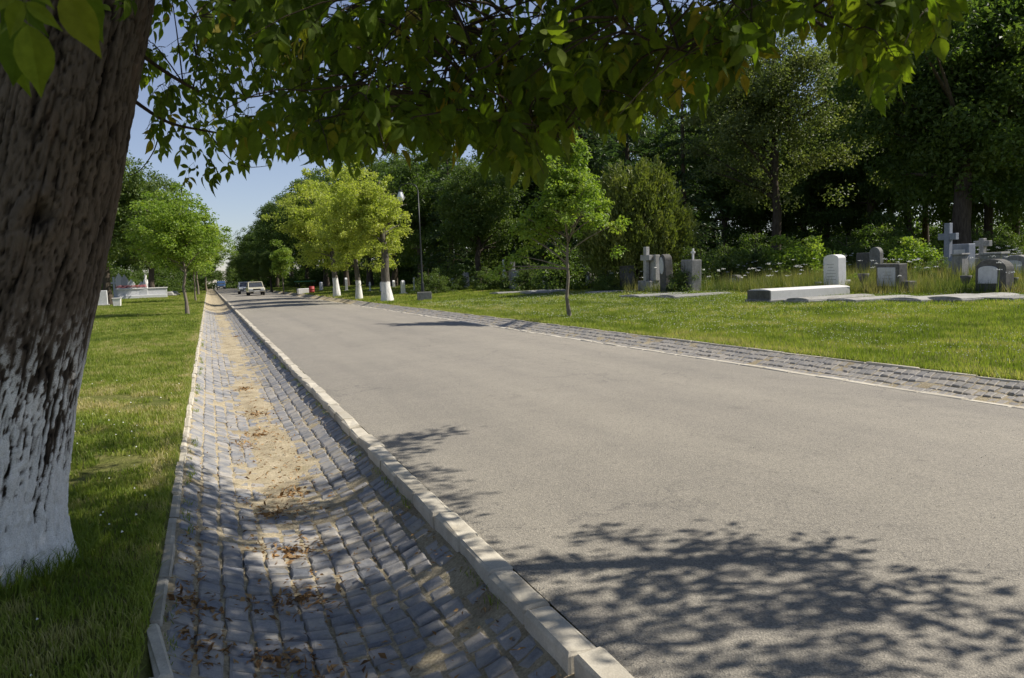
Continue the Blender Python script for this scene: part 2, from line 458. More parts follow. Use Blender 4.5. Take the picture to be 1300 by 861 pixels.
M['bark_pale'] = mat_bark('young_tree_bark', (.13, .11, .085), (.24, .21, .17))
M['twig'] = mat_bark('twig_bark', (.028, .02, .014), (.075, .055, .035), 40)
M['leaf_main'] = mat_leaf('box_elder_leaf', [(0, (.06, .095, .012)), (.5, (.095, .14, .016)), (.93, (.14, .175, .022)), (1, (.24, .18, .025))], .58, .72, (1.3, 1.42, .45))
M['leaf_obj'] = mat_leaf('box_elder_leaf_near', [(0, (.06, .095, .012)), (.5, (.095, .14, .016)), (.93, (.14, .175, .022)), (1, (.24, .18, .025))], .58, .72, (1.3, 1.42, .45), use_obj=True, spec=.14)
M['leaf_yellow'] = mat_leaf('yellow_green_leaf', [(0, (.25, .30, .06)), (.5, (.36, .41, .085)), (1, (.5, .51, .14))], .5)
M['leaf_fresh'] = mat_leaf('fresh_green_leaf', [(0, (.13, .21, .03)), (.5, (.20, .29, .045)), (1, (.30, .36, .07))], .45)
M['leaf_mid'] = mat_leaf('mid_green_leaf', [(0, (.06, .105, .022)), (.5, (.095, .145, .032)), (1, (.15, .195, .045))], .4)
M['leaf_dark'] = mat_leaf('dark_green_leaf', [(0, (.055, .095, .025)), (.5, (.09, .142, .036)), (1, (.15, .20, .05))], .52)
M['leaf_airy'] = mat_leaf('grey_green_leaf', [(0, (.09, .12, .045)), (.5, (.14, .175, .065)), (1, (.22, .235, .09))], .45)
M['needle_dark'] = mat_leaf('dark_needle', [(0, (.032, .06, .027)), (.5, (.056, .095, .042)), (1, (.09, .13, .055))], .36)
M['needle_light'] = mat_leaf('thuja_scale', [(0, (.10, .13, .028)), (.5, (.155, .19, .042)), (1, (.23, .245, .07))], .3)
M['grass'] = mat_leaf('grass_blade', [(0, (.105, .15, .022)), (.35, (.19, .25, .036)), (.6, (.285, .325, .065)), (.8, (.37, .345, .14)), (1, (.5, .43, .23))], .45, .55, (1.15, 1.25, .5))
M['weed'] = mat_leaf('rank_grass_blade', [(0, (.06, .10, .02)), (.4, (.12, .16, .03)), (.7, (.22, .22, .07)), (1, (.40, .33, .17))], .4, .6, (1.15, 1.2, .6))
M['flower'] = mat_plain('white_petal', (.78, .78, .74), .8, 0, .1)
M['litter'] = mat_leaf('dry_leaf', [(0, (.12, .065, .025)), (.5, (.30, .175, .07)), (1, (.48, .32, .15))], .25, .7, (1.1, .9, .5))
M['iron'] = mat_plain('painted_iron', (.022, .026, .028), .45, .3)
M['globe'] = mat_plain('opal_globe', (.78, .8, .82), .25, 0, .05)
M['rubber'] = mat_plain('tyre_rubber', (.02, .02, .02), .9)
M['chrome'] = mat_plain('chrome', (.5, .5, .5), .25, .9, .1)
M['glass'] = mat_glass()
M['lamp_glass'] = mat_plain('headlamp_glass', (.6, .62, .63), .1, .2, .1)
M['black'] = mat_plain('black_plastic', (.02, .02, .02), .5)
M['red'] = mat_plain('red_paint', (.30, .025, .025), .6)
M['green'] = mat_plain('green_canvas', (.02, .12, .06), .8)
def car_paint(name, col):
    m = mat_plain(name, col, .3, 0, .06, 4)
    m.node_tree.nodes['Principled BSDF'].inputs['Coat Weight'].default_value = .6
    return m

# ------------------------------------------------------------------ cross-section of the place (x across the road, y along it)
XL0, XL1 = -0.295, 1.285           # left channel
XR0, XR1 = 1.435, 7.65             # carriageway
XC0, XC1 = 7.80, 9.10              # right channel
def chan_z(x, left=True):
    a, b, d, z0, z1 = (XL0, XL1, .22, -.005, -.06) if left else (XC0, XC1, .20, -.10, .02)
    s = np.clip((np.asarray(x, float) - a) / (b - a), 0, 1)
    if not left: s = s ** .62
    return z0 + (z1 - z0) * s - d * (1 - np.abs(2 * s - 1) ** 2.1)
def road_z(x):
    s = (np.asarray(x, float) - XR0) / (XR1 - XR0)
    return .07 * 4 * s * (1 - s)
def lawn_z(x, y):
    x = np.asarray(x, float); y = np.asarray(y, float)
    r = .03 + .028 * np.clip(x - 9.2, 0, 34) + .06 * (fbm(x * .25, y * .25, 0, 5, 3) - .5) * np.clip((x - 9.2) / 2, 0, 1)
    l = .03 + .008 * np.clip(-x - .4, 0, 40) + .06 * (fbm(x * .3, y * .3, 0, 9, 3) - .5) * np.clip((-x - .4) / 1.2, 0, 1)
    return np.where(x > 4, r, l)
def gz(x, y):
    x = float(x)
    if x < -.37 or x > 9.18: return float(lawn_z(x, y))
    if XR0 <= x <= XR1: return float(road_z(x))
    return 0.0
def ground_pt(px, py):
    d = ray(px, py); t = 1.0; prev = 1.0
    for _ in range(6000):
        p = EYEP + d * t
        if p[2] <= gz(p[0], p[1]): break
        prev = t; t *= 1.004
        if t > 900: break
    for _ in range(20):
        mid = (prev + t) / 2; p = EYEP + d * mid
        if p[2] <= gz(p[0], p[1]): t = mid
        else: prev = mid
    p = EYEP + d * t
    return np.array([p[0], p[1], gz(p[0], p[1])])
def at_zc(px, zc):
    """a ground point seen in column px at camera depth zc"""
    p = at_depth(px, horizon_y(px), zc)
    for _ in range(4):
        z = gz(p[0], p[1])
        q = np.array([p[0], p[1], z]); x, y, c = project(q)
        p = at_depth(px, float(y[0]), zc)
    return np.array([p[0], p[1], gz(p[0], p[1])])

def grid(xs, ys, zf):
    X, Y = np.meshgrid(xs, ys); Z = zf(X, Y)
    v = np.stack([X.ravel(), Y.ravel(), Z.ravel()], 1)
    nx, ny = len(xs), len(ys)
    i = np.arange((ny - 1) * (nx - 1)); r = i // (nx - 1); c = i % (nx - 1); k = r * nx + c
    return v, np.stack([k, k + 1, k + nx + 1, k + nx], 1)
rng = np.random.default_rng(11)
random.seed(4)

# ground sheet under everything
g = MB().box((0, 0, -.85), (3000, 3000, .1)).build('ground', M['soil']); structure(g)
ylong = np.concatenate([np.arange(-12, 60, .5), np.arange(60, 400, 4), np.arange(400, 1201, 80)])
# carriageway
v, f = grid(np.linspace(XR0, XR1, 32), ylong, lambda X, Y: road_z(X) + .012 * (fbm(X * .5, Y * .2, 0, 3, 3) - .5))
v[(v[:, 0] < XR0 + .01) | (v[:, 0] > XR1 - .01), 2] = 0
structure(obj('road', mesh_np('road', v, f, smooth=True, mats=[M['asphalt']])))
# lawns
xr = np.concatenate([[9.155, 9.20], np.arange(9.5, 30, .35), np.arange(30, 60, 2), np.arange(60, 800, 40)])
v, f = grid(xr, np.concatenate([np.arange(-20, 60, .5), np.arange(60, 400, 5), np.arange(400, 1201, 100)]), lawn_z)
v[v[:, 0] < 9.165, 2] = -.25
structure(obj('lawn_right', mesh_np('lawn_right', v, f, smooth=True, mats=[M['soil']])))
xl = np.concatenate([-np.arange(40, 800, 40)[::-1], -np.arange(8, 40, 2)[::-1], -np.arange(.65, 8, .25)[::-1], [-.375, -.30]])
v, f = grid(xl, np.concatenate([np.arange(-20, 60, .5), np.arange(60, 400, 5), np.arange(400, 1201, 100)]), lawn_z)
v[v[:, 0] > -.35, 2] = -.05
structure(obj('lawn_left', mesh_np('lawn_left', v, f, smooth=True, mats=[M['soil']])))

# ---- channels: a sheet of sandy dirt, setts standing in it
def dirt_z(X, Y, left):
    s = (X - (XL0 if left else XC0)) / ((XL1 - XL0) if left else (XC1 - XC0))
    z = chan_z(X, left) - .013
    lump = fbm(X * 5, Y * 3.0, 0, 21, 4)
    z = z + .03 * (lump - .45)
    cen = .52 + .07 * (fbm(Y * .35, Y * 0, 0, 31, 3) - .5)
    wid = .15 + .05 * (fbm(Y * .6, Y * 0 + 7, 0, 33, 3) - .5)
    band = np.exp(-((s - cen) / wid) ** 2)
    amt = .15 + 1.2 * fbm(Y * .45, Y * 0 + 3, 0, 41, 3) if left else .1
    # near the camera the bed is swept barer
    z = z + .032 * band * amt * np.clip((Y - 4.2) / 5 + .1, .1, 1.15) + .012 * (fbm(X * 14, Y * 9, 0, 51, 3) - .5)
    edge = np.clip(1 - np.minimum(np.abs(s), np.abs(1 - s)) / .06, 0, 1)
    return z + .02 * edge * lump
for left, nm in ((True, 'drainage_channel'), (False, 'far_drainage_channel')):
    a, b = (XL0 - .02, XL1 + .02) if left else (XC0 - .02, XC1 + .02)
    y1, st = (26, .04) if left else (26, .09)
    ys = np.concatenate([np.arange(-3, y1, st), np.arange(y1, 90, .3), np.arange(90, 1201, 10)])
    v, f = grid(np.linspace(a, b, 48 if left else 24), ys, lambda X, Y: dirt_z(X, Y, left))
    ch = structure(obj(nm, mesh_np(nm, v, f, smooth=True, mats=[M['dirt']])))
    if left: CH_L = ch
    else: CH_R = ch

def sett_geo(r):
    """a worn granite sett 1 x 1 x .1, origin at the middle of its top"""
    j = lambda q: r.uniform(-q, q)
    out = []
    for (z, k) in ((-.10, .97), (-.022, 1.0), (-.006, .93), (0.0, .74)):
        for sx, sy in ((-.5, -.5), (.5, -.5), (.5, .5), (-.5, .5)):
            out.append((sx * k + j(.035), sy * k + j(.035), z + (j(.003) if z > -.01 else 0)))
    fs = []
    for l in range(3):
        for k in range(4): fs.append((l*4+k, l*4+(k+1)%4, l*4+4+(k+1)%4, l*4+4+k))
    fs.append((12, 13, 14, 15))
    return np.array(out), np.array(fs)
SETTS = [sett_geo(random.Random(k)) for k in range(10)]
SETT_ME = {True: [], False: []}
for (v, f) in SETTS:
    SETT_ME[True].append(mesh_np('sett', v, f, smooth=False, mats=[M['sett']])); SETT_ME[False].append(mesh_np('sett', v, f, smooth=False, mats=[M['sett_dusty_near']]))
def lay_setts(left, parent, nparts):
    a, b = (XL0, XL1) if left else (XC0, XC1)
    ncol = 12 if left else 10
    cw = (b - a) / ncol
    rows = []
    for c in range(ncol):
        y = -1.0 + rng.uniform(0, .15)
        while y < 52:
            ln = rng.uniform(.10, .16)
            rows.append((a + (c + .5) * cw, y + ln / 2, cw, ln)); y += ln
    R = np.array(rows); n = len(R)
    wig = .02 * (fbm(R[:, 1] * .5, R[:, 0] * 3, 0, 61, 2) - .5)
    x = R[:, 0] + wig + rng.uniform(-.006, .006, n); y = R[:, 1]
    sl = np.arctan((chan_z(x + .04, left) - chan_z(x - .04, left)) / .08) + rng.normal(0, .028, n)
    sy_ = rng.normal(0, .025, n)
    z = chan_z(x, left) + rng.normal(0, .005, n) + .025 * (fbm(x * 2.2, y * 1.4, 0, 71, 3) - .5)
    yaw = rng.normal(0, .06, n)
    kind = rng.integers(0, len(SETTS), n)
    wx = R[:, 2] * rng.uniform(.88, .99, n); wy = R[:, 3] * rng.uniform(.89, .99, n)
    P = np.stack([x, y, z], 1)
    px, py, pz = project(P)
    vis = (px > -40) & (px < 1340) & (py < 890) & (pz > .5)
    order = np.argsort(np.where(vis, pz, 1e6))
    near = set(order[:nparts].tolist())
    for i in order[:nparts]:
        o = bpy.data.objects.new('sett', SETT_ME[left][kind[i]]); C.objects.link(o); o.parent = parent
        o.location = P[i].tolist(); o.rotation_euler = (sy_[i], -sl[i], yaw[i]); o.scale = (wx[i], wy[i], 1.0)
    keep = np.array([i for i in range(n) if i not in near and pz[i] > -1.5])
    VV = []; FF = []; TT = []; off = 0
    for k in range(len(SETTS)):
        idx = keep[kind[keep] == k]
        if not len(idx): continue
        v, f = SETTS[k]
        w = np.stack([v[None, :, 0] * wx[idx, None], v[None, :, 1] * wy[idx, None], np.broadcast_to(v[None, :, 2], (len(idx), len(v)))], 2)
        ca, sa = np.cos(yaw[idx])[:, None], np.sin(yaw[idx])[:, None]
        X = w[..., 0] * ca - w[..., 1] * sa; Y = w[..., 0] * sa + w[..., 1] * ca; Z = w[..., 2]
        Z = Z + X * np.tan(sl[idx])[:, None] + Y * np.tan(sy_[idx])[:, None]
        w = np.stack([X, Y, Z], 2) + P[idx][:, None, :]
        VV.append(w.reshape(-1, 3)); FF.append((f[None] + (np.arange(len(idx)) * len(v))[:, None, None] + off).reshape(-1, 4))
        TT.append(np.repeat(rng.random(len(idx)), len(v))); off += len(idx) * len(v)
    me = mesh_np('sett_paving', np.concatenate(VV), np.concatenate(FF), {'tint': np.concatenate(TT)}, mats=[M['sett_far'] if left else M['sett_dusty']])
    stuff(obj('sett_paving', me, parent))
lay_setts(True, CH_L, 300)
lay_setts(False, CH_R, 150)

# ---- kerbs, stone by stone
def kerb_stone(w, l, h, bev, r):
    m = MB().box((0, 0, -h / 2), (w, l, h), bev)
    v = np.concatenate(m.v); v = v + np.array([[r.uniform(-.006, .006), r.uniform(-.012, .012), r.uniform(-.005, .005)] for _ in v]); m.v = [v]
    return m.mesh('kerb_stone', M['kerb'])
def kerb_run(name, x, w, l, top, bev, nparts, y0=-2.0, wob=.006, special=None, label=None):
    r = random.Random(name)
    root = structure(bpy.data.objects.new(name, None)); C.objects.link(root)
    mes = [kerb_stone(w, 1.0, .24, bev, r) for _ in range(6)]
    y = y0; i = 0; far = MB()
    while y < 420:
        ln = l * r.uniform(.85, 1.12) * (1 if y < 90 else 6)
        if i < nparts:
            o = bpy.data.objects.new('kerb_stone', r.choice(mes)); C.objects.link(o); o.parent = root
            o.location = (x + r.uniform(-wob, wob), y + ln / 2, top + r.uniform(-.010, .010)); o.scale = (1, (ln - r.uniform(.012, .03)), 1)
            o.rotation_euler = (r.uniform(-.008, .008), r.uniform(-.02, .02), r.uniform(-.008, .008))
            if special: special(o, y + ln / 2)
        else: far.box((x + r.uniform(-wob, wob), y + ln / 2, top - .12), (w, ln - .012, .24))
        y += ln; i += 1
    stuff(far.build('kerb_stone_row', M['kerb'], root))
kerb_run('road_kerb', (XL1 + XR0) / 2, .146, .56, .022, .016, 150, wob=.010)
kerb_run('far_road_kerb', (XR1 + XC0) / 2, .13, .56, .006, .014, 120)
def heave(o, y):
    # the edge stones by the roots are pushed out of line
    if y < 3.75:
        o.rotation_euler[2] += (.16 if y > 3.0 else -.10); o.location[0] += (.03 if y > 3.0 else .03); o.location[2] += .012
    elif y < 4.4: o.rotation_euler[1] += .04; o.location[2] += .006
    elif 5.3 < y < 5.9 or 7.9 < y < 8.4: o.location[2] -= .012; o.location[0] -= .012
kerb_run('lawn_edging', -.332, .07, .62, .012, .01, 110, wob=.012, special=heave)
kerb_run('far_lawn_edging', 9.14, .07, .85, .035, .01, 90, wob=.01)

# ------------------------------------------------------------------ trees
def unit(v): return v / (np.linalg.norm(v, axis=-1, keepdims=True) + 1e-9)
def leaf_faces(P, D, Nn, L, Wd):
    """folded diamond leaves: base P, direction D, normal Nn, length L, width Wd -> verts, quads-as-two-tris"""
    n = len(P); S = unit(np.cross(D, Nn)); L = np.broadcast_to(L, (n,))[:, None]; Wd = np.broadcast_to(Wd, (n,))[:, None]
    mid = P + D * L * .45
    a = mid + S * Wd * .5 + Nn * Wd * .16; b = mid - S * Wd * .5 + Nn * Wd * .16
    tip = P + D * L - Nn * L * .08
    v = np.stack([P, a, tip, b], 1).reshape(-1, 3)
    k = np.arange(n)[:, None] * 4
    f = np.concatenate([k + np.array([[0, 1, 2]]), k + np.array([[0, 2, 3]])])
    return v, f
def clump_leaves(r, cen, rad, per, lsize, flat=.65, outward=None, up_bias=.7, droop=.3, wratio=.62):
    """leaves round clump centres"""
    n = len(cen); cnt = np.full(n, per)
    idx = np.repeat(np.arange(n), cnt); m = len(idx)
    q = unit(r.normal(size=(m, 3))) * (r.random((m, 1)) ** .45)
    q[:, 2] *= flat
    P = cen[idx] + q * rad[idx][:, None]
    nrm = unit(r.normal(size=(m, 3)) * .75 + np.array([0, 0, up_bias]) + q * .5)
    d = unit(r.normal(size=(m, 3)) + q * .8 + np.array([0, 0, -droop])); d = unit(d - nrm * (d * nrm).sum(1, keepdims=True))
    L = lsize * r.uniform(.7, 1.35, m)
    v, f = leaf_faces(P, d, nrm, L, L * wratio)
    ct = r.normal(0, .17, n)
    tint = np.clip(.48 + ct[idx] + r.normal(0, .16, m), 0, 1)
    return v, f, np.repeat(tint, 4)
def tree_skeleton(r, H, trunk_r, lean, cens, nb, top=.86, base_h=.25, wiggle=.05, flare=1.35):
    mb = MB()
    k = 9; top = min(top, .82); zs = np.linspace(0, H * top, k)
    ax = np.stack([lean[0] * (zs / H) ** 1.2 * H + np.concatenate([[0], r.normal(0, wiggle * H * .12, k - 1)]), lean[1] * (zs / H) * H + np.concatenate([[0], r.normal(0, wiggle * H * .12, k - 1)]), zs], 1)
    rad = trunk_r * (1 - .9 * (zs / (H * top))) ** .8; rad[0] *= flare
    mb.tube(np.concatenate([[ax[0] + [0, 0, -.25]], ax]), np.concatenate([[rad[0] * 1.15], rad]), 10)
    sel = r.permutation(len(cens))[:nb]
    for i in sel:
        c = cens[i]
        hz = np.clip(c[2] - np.hypot(c[0], c[1]) * r.uniform(.35, .8), H * base_h, H * top * .95)
        s = np.array([np.interp(hz, ax[:, 2], ax[:, 0]), np.interp(hz, ax[:, 2], ax[:, 1]), hz])
        rr = np.interp(hz, ax[:, 2], rad) * .5
        m1 = s + (c - s) * .5 + np.array([0, 0, .08 * np.linalg.norm(c - s)]) + r.normal(0, .03 * H * .3, 3)
        t = np.linspace(0, 1, 5)[:, None]
        pts = (1 - t) ** 2 * s + 2 * t * (1 - t) * m1 + t ** 2 * c
        mb.tube(pts, np.linspace(max(rr, .02), max(.012, rr * .15), 5), 5, False)
    return mb
def broadleaf(seed, H, crown_r, base, trunk_r, ncl, per, lsize, leafm, barkm, crad=.6, shell=.55, lobes=.35, lean=(0, 0), shape='round', up_bias=.7, nb=26, gap=0.0, extra=None, flat=.65):
    r = np.random.default_rng(seed)
    cz = (H + base) / 2; hz = (H - base) / 2
    d = unit(r.normal(size=(ncl * 3, 3)))
    k = .72 + lobes * 2 * (fbm(d[:, 0] * 1.6 + 9, d[:, 1] * 1.6 + 5, d[:, 2] * 1.6 + seed, seed, 3) - .42)
    u = r.random(ncl * 3) ** shell
    p = d * (u * k)[:, None]
    if shape == 'egg': wz = 1 - .35 * np.clip(p[:, 2], -1, 1)
    elif shape == 'cone': wz = np.clip(.75 - .68 * p[:, 2], .12, 1.3)
    elif shape == 'vase': wz = 1 + .25 * np.clip(p[:, 2], -1, 1)
    else: wz = np.ones(len(p))
    if shape == 'dome': p[:, 2] = np.abs(p[:, 2]); cz, hz = base, H - base; wz = 1.25 - .35 * p[:, 2]
    cen = np.stack([p[:, 0] * crown_r * wz, p[:, 1] * crown_r * wz, cz + p[:, 2] * hz], 1)
    if gap: # open crown: drop clumps where a coarse noise is low
        g = fbm(cen[:, 0] / crown_r * 2.2, cen[:, 1] / crown_r * 2.2, cen[:, 2] / crown_r * 2.2, seed + 5, 2)
        cen = cen[g > np.quantile(g, gap)]
    cen = cen[:ncl]
    if extra is not None: cen = np.concatenate([cen, np.asarray(extra, float)])
    cen[:, 0] += lean[0] * cen[:, 2]; cen[:, 1] += lean[1] * cen[:, 2]
    rad = crad * r.uniform(.6, 1.35, len(cen))
    v, f, t = clump_leaves(r, cen, rad, per, lsize, flat, up_bias=up_bias)
    cr = mesh_np('crown', v, f, {'tint': t}, mats=[leafm])
    tr = tree_skeleton(r, H, trunk_r, lean, cen, nb).mesh('trunk', barkm, True)
    return tr, cr
def conifer(seed, H, crown_r, base, trunk_r, leafm, barkm, droop=.35, nwh=26, nbr=9, lsize=.28, sprays=26, dens=1.0):
    r = np.random.default_rng(seed)
    P = []; D = []; mb = MB()
    mb.tube([(0, 0, -.3), (0, 0, H * .5), (0, 0, H * .97)], [trunk_r * 1.2, trunk_r * .6, .03], 8)
    for w in range(nwh):
        s = (w + r.random()) / nwh; z = base + (H - base) * s
        R = crown_r * (1 - s) ** .8 * r.uniform(.75, 1.12) + .25
        for b in range(nbr):
            a = r.uniform(0, 2 * math.pi); Rb = R * r.uniform(.7, 1.1)
            n = max(4, int(sprays * Rb / crown_r * dens) + 3)
            t = r.uniform(.12, 1, n)
            x = np.cos(a) * Rb * t; y = np.sin(a) * Rb * t; zz = z + .12 * Rb - droop * Rb * t ** 1.5 + .12 * Rb * t ** 4
            p = np.stack([x, y, zz], 1); sp = r.normal(size=(n, 3)) * np.array([.14, .14, .05]) * (.5 + Rb * .35)
            P.append(p + sp); D.append(unit(np.stack([np.full(n, np.cos(a)), np.full(n, np.sin(a)), np.full(n, -droop * 1.4)], 1) + r.normal(size=(n, 3)) * .55))
            if b % 2 == 0:
                tt = np.linspace(0, 1, 4)
                mb.tube(np.stack([np.cos(a) * Rb * tt, np.sin(a) * Rb * tt, z + .12 * Rb * tt - droop * Rb * tt ** 1.5], 1), np.linspace(.03, .008, 4), 4, False)
    P = np.concatenate(P); D = np.concatenate(D); m = len(P)
    nrm = unit(r.normal(size=(m, 3)) * .5 + np.array([0, 0, .8])); D = unit(D - nrm * (D * nrm).sum(1, keepdims=True))
    L = lsize * r.uniform(.7, 1.5, m)
    v, f = leaf_faces(P, D, nrm, L, L * .42)
    t = np.clip(.45 + r.normal(0, .2, m), 0, 1)
    return mb.mesh('trunk', barkm, True), mesh_np('crown', v, f, {'tint': np.repeat(t, 4)}, mats=[leafm])
def flame_bush(seed, H, R, leafm, barkm, ncl=300, per=130, lsize=.11):
    """upright thuja: many leaning flame-shaped tips"""
    r = np.random.default_rng(seed)
    u = r.random(ncl); a = r.uniform(0, 2 * math.pi, ncl); q = np.sqrt(r.random(ncl)) * .95
    hz = .12 + .85 * u * (1 - .3 * q); prof = np.where(hz < .35, .75 + hz * .7, 1.0 - (hz - .35) * 1.25).clip(.1, 1)
    rr = R * prof * (q ** .6)
    cen = np.stack([np.cos(a) * rr, np.sin(a) * rr, hz * H], 1)
    idx = np.repeat(np.arange(ncl), per); m = len(idx)
    t = r.random(m)
    s = .3 * (1 - t) ** .8 + .03
    off = np.stack([r.normal(size=m) * s * .62 + np.cos(a[idx]) * t * .3, r.normal(size=m) * s * .62 + np.sin(a[idx]) * t * .3, t * .85 - .3], 1) * (H / 4.5)
    P = cen[idx] + off
    out = np.stack([np.cos(a[idx]), np.sin(a[idx]), np.zeros(m)], 1)
    D = unit(np.array([0, 0, 1.0]) + out * .5 + r.normal(size=(m, 3)) * .4)
    nrm = unit(r.normal(size=(m, 3)) + out * .6); nrm = unit(nrm - D * (D * nrm).sum(1, keepdims=True))
    L = lsize * r.uniform(.7, 1.6, m)
    v, f = leaf_faces(P, D, nrm, L, L * .45)
    tint = np.clip(.45 + r.normal(0, .18, ncl)[idx] + r.normal(0, .14, m) + .12 * (t - .5), 0, 1)
    mb = MB()
    for k in range(7):
        w = k * .9; mb.tube([(0, 0, -.2), (.1 * math.cos(w), .1 * math.sin(w), .4 * H), (.4 * R * math.cos(w), .4 * R * math.sin(w), .8 * H)], [.09, .06, .02], 6)
    return mb.mesh('trunk', barkm, True), mesh_np('crown', v, f, {'tint': np.repeat(tint, 4)}, mats=[leafm])

KINDS = {}
def kind(name, maker): KINDS[name] = maker()
def plant(name, kd, pos, s, label, cat='tree', group=None, rz=None, sz=None):
    tr, cr = KINDS[kd]
    root = empty(name, pos, label, cat, group, rz if rz is not None else random.uniform(0, 6.28))
    root.scale = (s, s, sz if sz else s)
    obj('trunk', tr, root); obj('crown', cr, root)
    return root
def tree_h(px, zc, ytop):
    p = at_zc(px, zc)
    return p, (horizon_y(px) - ytop) / FPX * zc + EYE - p[2]
kind('dark_a', lambda: broadleaf(101, 14, 4.8, .5, .32, 300, 110, .22, M['leaf_dark'], M['bark'], .85, lobes=.55))
kind('dark_b', lambda: broadleaf(102, 14, 4.5, .4, .30, 300, 110, .22, M['leaf_dark'], M['bark'], .82, lobes=.55, shape='egg'))
kind('dark_c', lambda: broadleaf(109, 14, 5.2, 1.3, .42, 330, 150, .2, M['leaf_dark'], M['bark'], .95, lobes=.5, shape='vase', gap=.2, nb=40))
kind('mid_a', lambda: broadleaf(103, 12, 4.4, 1.4, .28, 300, 110, .19, M['leaf_mid'], M['bark'], .75, lobes=.55, gap=.12))
kind('mid_b', lambda: broadleaf(104, 12, 3.8, 2.0, .26, 200, 130, .2, M['leaf_mid'], M['bark'], .9, shape='egg'))
kind('airy', lambda: broadleaf(105, 16, 5.6, 2.0, .30, 420, 130, .16, M['leaf_airy'], M['bark'], .85, shell=.5, lobes=.45, shape='egg', gap=.25, nb=36))
kind('yellow_a', lambda: broadleaf(106, 7.3, 2.3, 1.8, .25, 330, 84, .12, M['leaf_yellow'], M['bark_wash'], .36, lobes=.95, gap=.25, lean=(-.03, .0)))
kind('yellow_b', lambda: broadleaf(107, 6.6, 2.7, 1.4, .16, 330, 84, .12, M['leaf_yellow'], M['bark_wash'], .36, lobes=.95, gap=.25, lean=(-.10, 0)))
kind('fresh_a', lambda: broadleaf(108, 6.0, 2.0, 1.7, .07, 120, 90, .11, M['leaf_fresh'], M['bark_pale'], .38, lobes=.5, shape='egg'))
kind('fresh_b', lambda: broadleaf(110, 6.0, 2.3, 1.5, .07, 230, 75, .11, M['leaf_fresh'], M['bark_pale'], .36, lobes=.6, gap=.15))
kind('narrow', lambda: broadleaf(111, 5.0, 1.1, 1.0, .06, 90, 90, .12, M['leaf_fresh'], M['bark_pale'], .4, shape='egg'))
kind('spruce', lambda: conifer(112, 18, 3.6, 1.0, .28, M['needle_dark'], M['bark'], sprays=46, lsize=.34))
kind('pine', lambda: conifer(113, 18, 4.4, 2.5, .3, M['needle_dark'], M['bark'], .2, 24, 9, .4, 60))
kind('thuja', lambda: flame_bush(114, 4.5, 1.9, M['needle_light'], M['bark']))
kind('shrub_mid', lambda: broadleaf(115, 2.0, 1.1, .05, .04, 70, 70, .09, M['leaf_mid'], M['bark'], .3, nb=16, shape='dome', lobes=.6))
kind('shrub_fresh', lambda: broadleaf(116, 2.0, 1.0, .05, .04, 70, 60, .11, M['leaf_fresh'], M['bark'], .3, nb=16, shape='dome', lobes=.6))
kind('shrub_dark', lambda: broadleaf(117, 3.0, 1.8, .05, .06, 90, 80, .15, M['leaf_dark'], M['bark'], .5, nb=16, shape='dome', lobes=.6))
kind('sapling', lambda: broadleaf(118, 6.0, 1.75, 1.4, .06, 190, 62, .11, M['leaf_fresh'], M['bark_pale'], .27, lobes=.95, shape='egg', nb=60, gap=.25,
     extra=[(-.4 - .19 * k, .15 + .03 * k, 2.75 - .13 * k + .05 * (k % 2)) for k in range(11)] + [(.25, .1, 4.9 + .18 * k) for k in range(6)] + [(.5, -.2, 4.6 + .15 * k) for k in range(6)] + [(-.8 - .12 * k, .2, 3.2 - .06 * k) for k in range(8)]))
KH = {}
for k_, (t_, c_) in KINDS.items():
    co_ = np.empty(len(c_.vertices) * 3, np.float32); c_.vertices.foreach_get('co', co_); KH[k_] = float(np.quantile(co_.reshape(-1, 3)[:, 2], .997))

# the sapling beside the right-hand channel: its left bough reaches along the picture's left
p = ground_pt(723, 402)
plant('young_tree', 'sapling', p, (402 - 165) / 1000 * project(p)[2][0] / KH['sapling'], 'slim young tree with fresh green leaves standing alone on the right lawn', rz=-YAW)
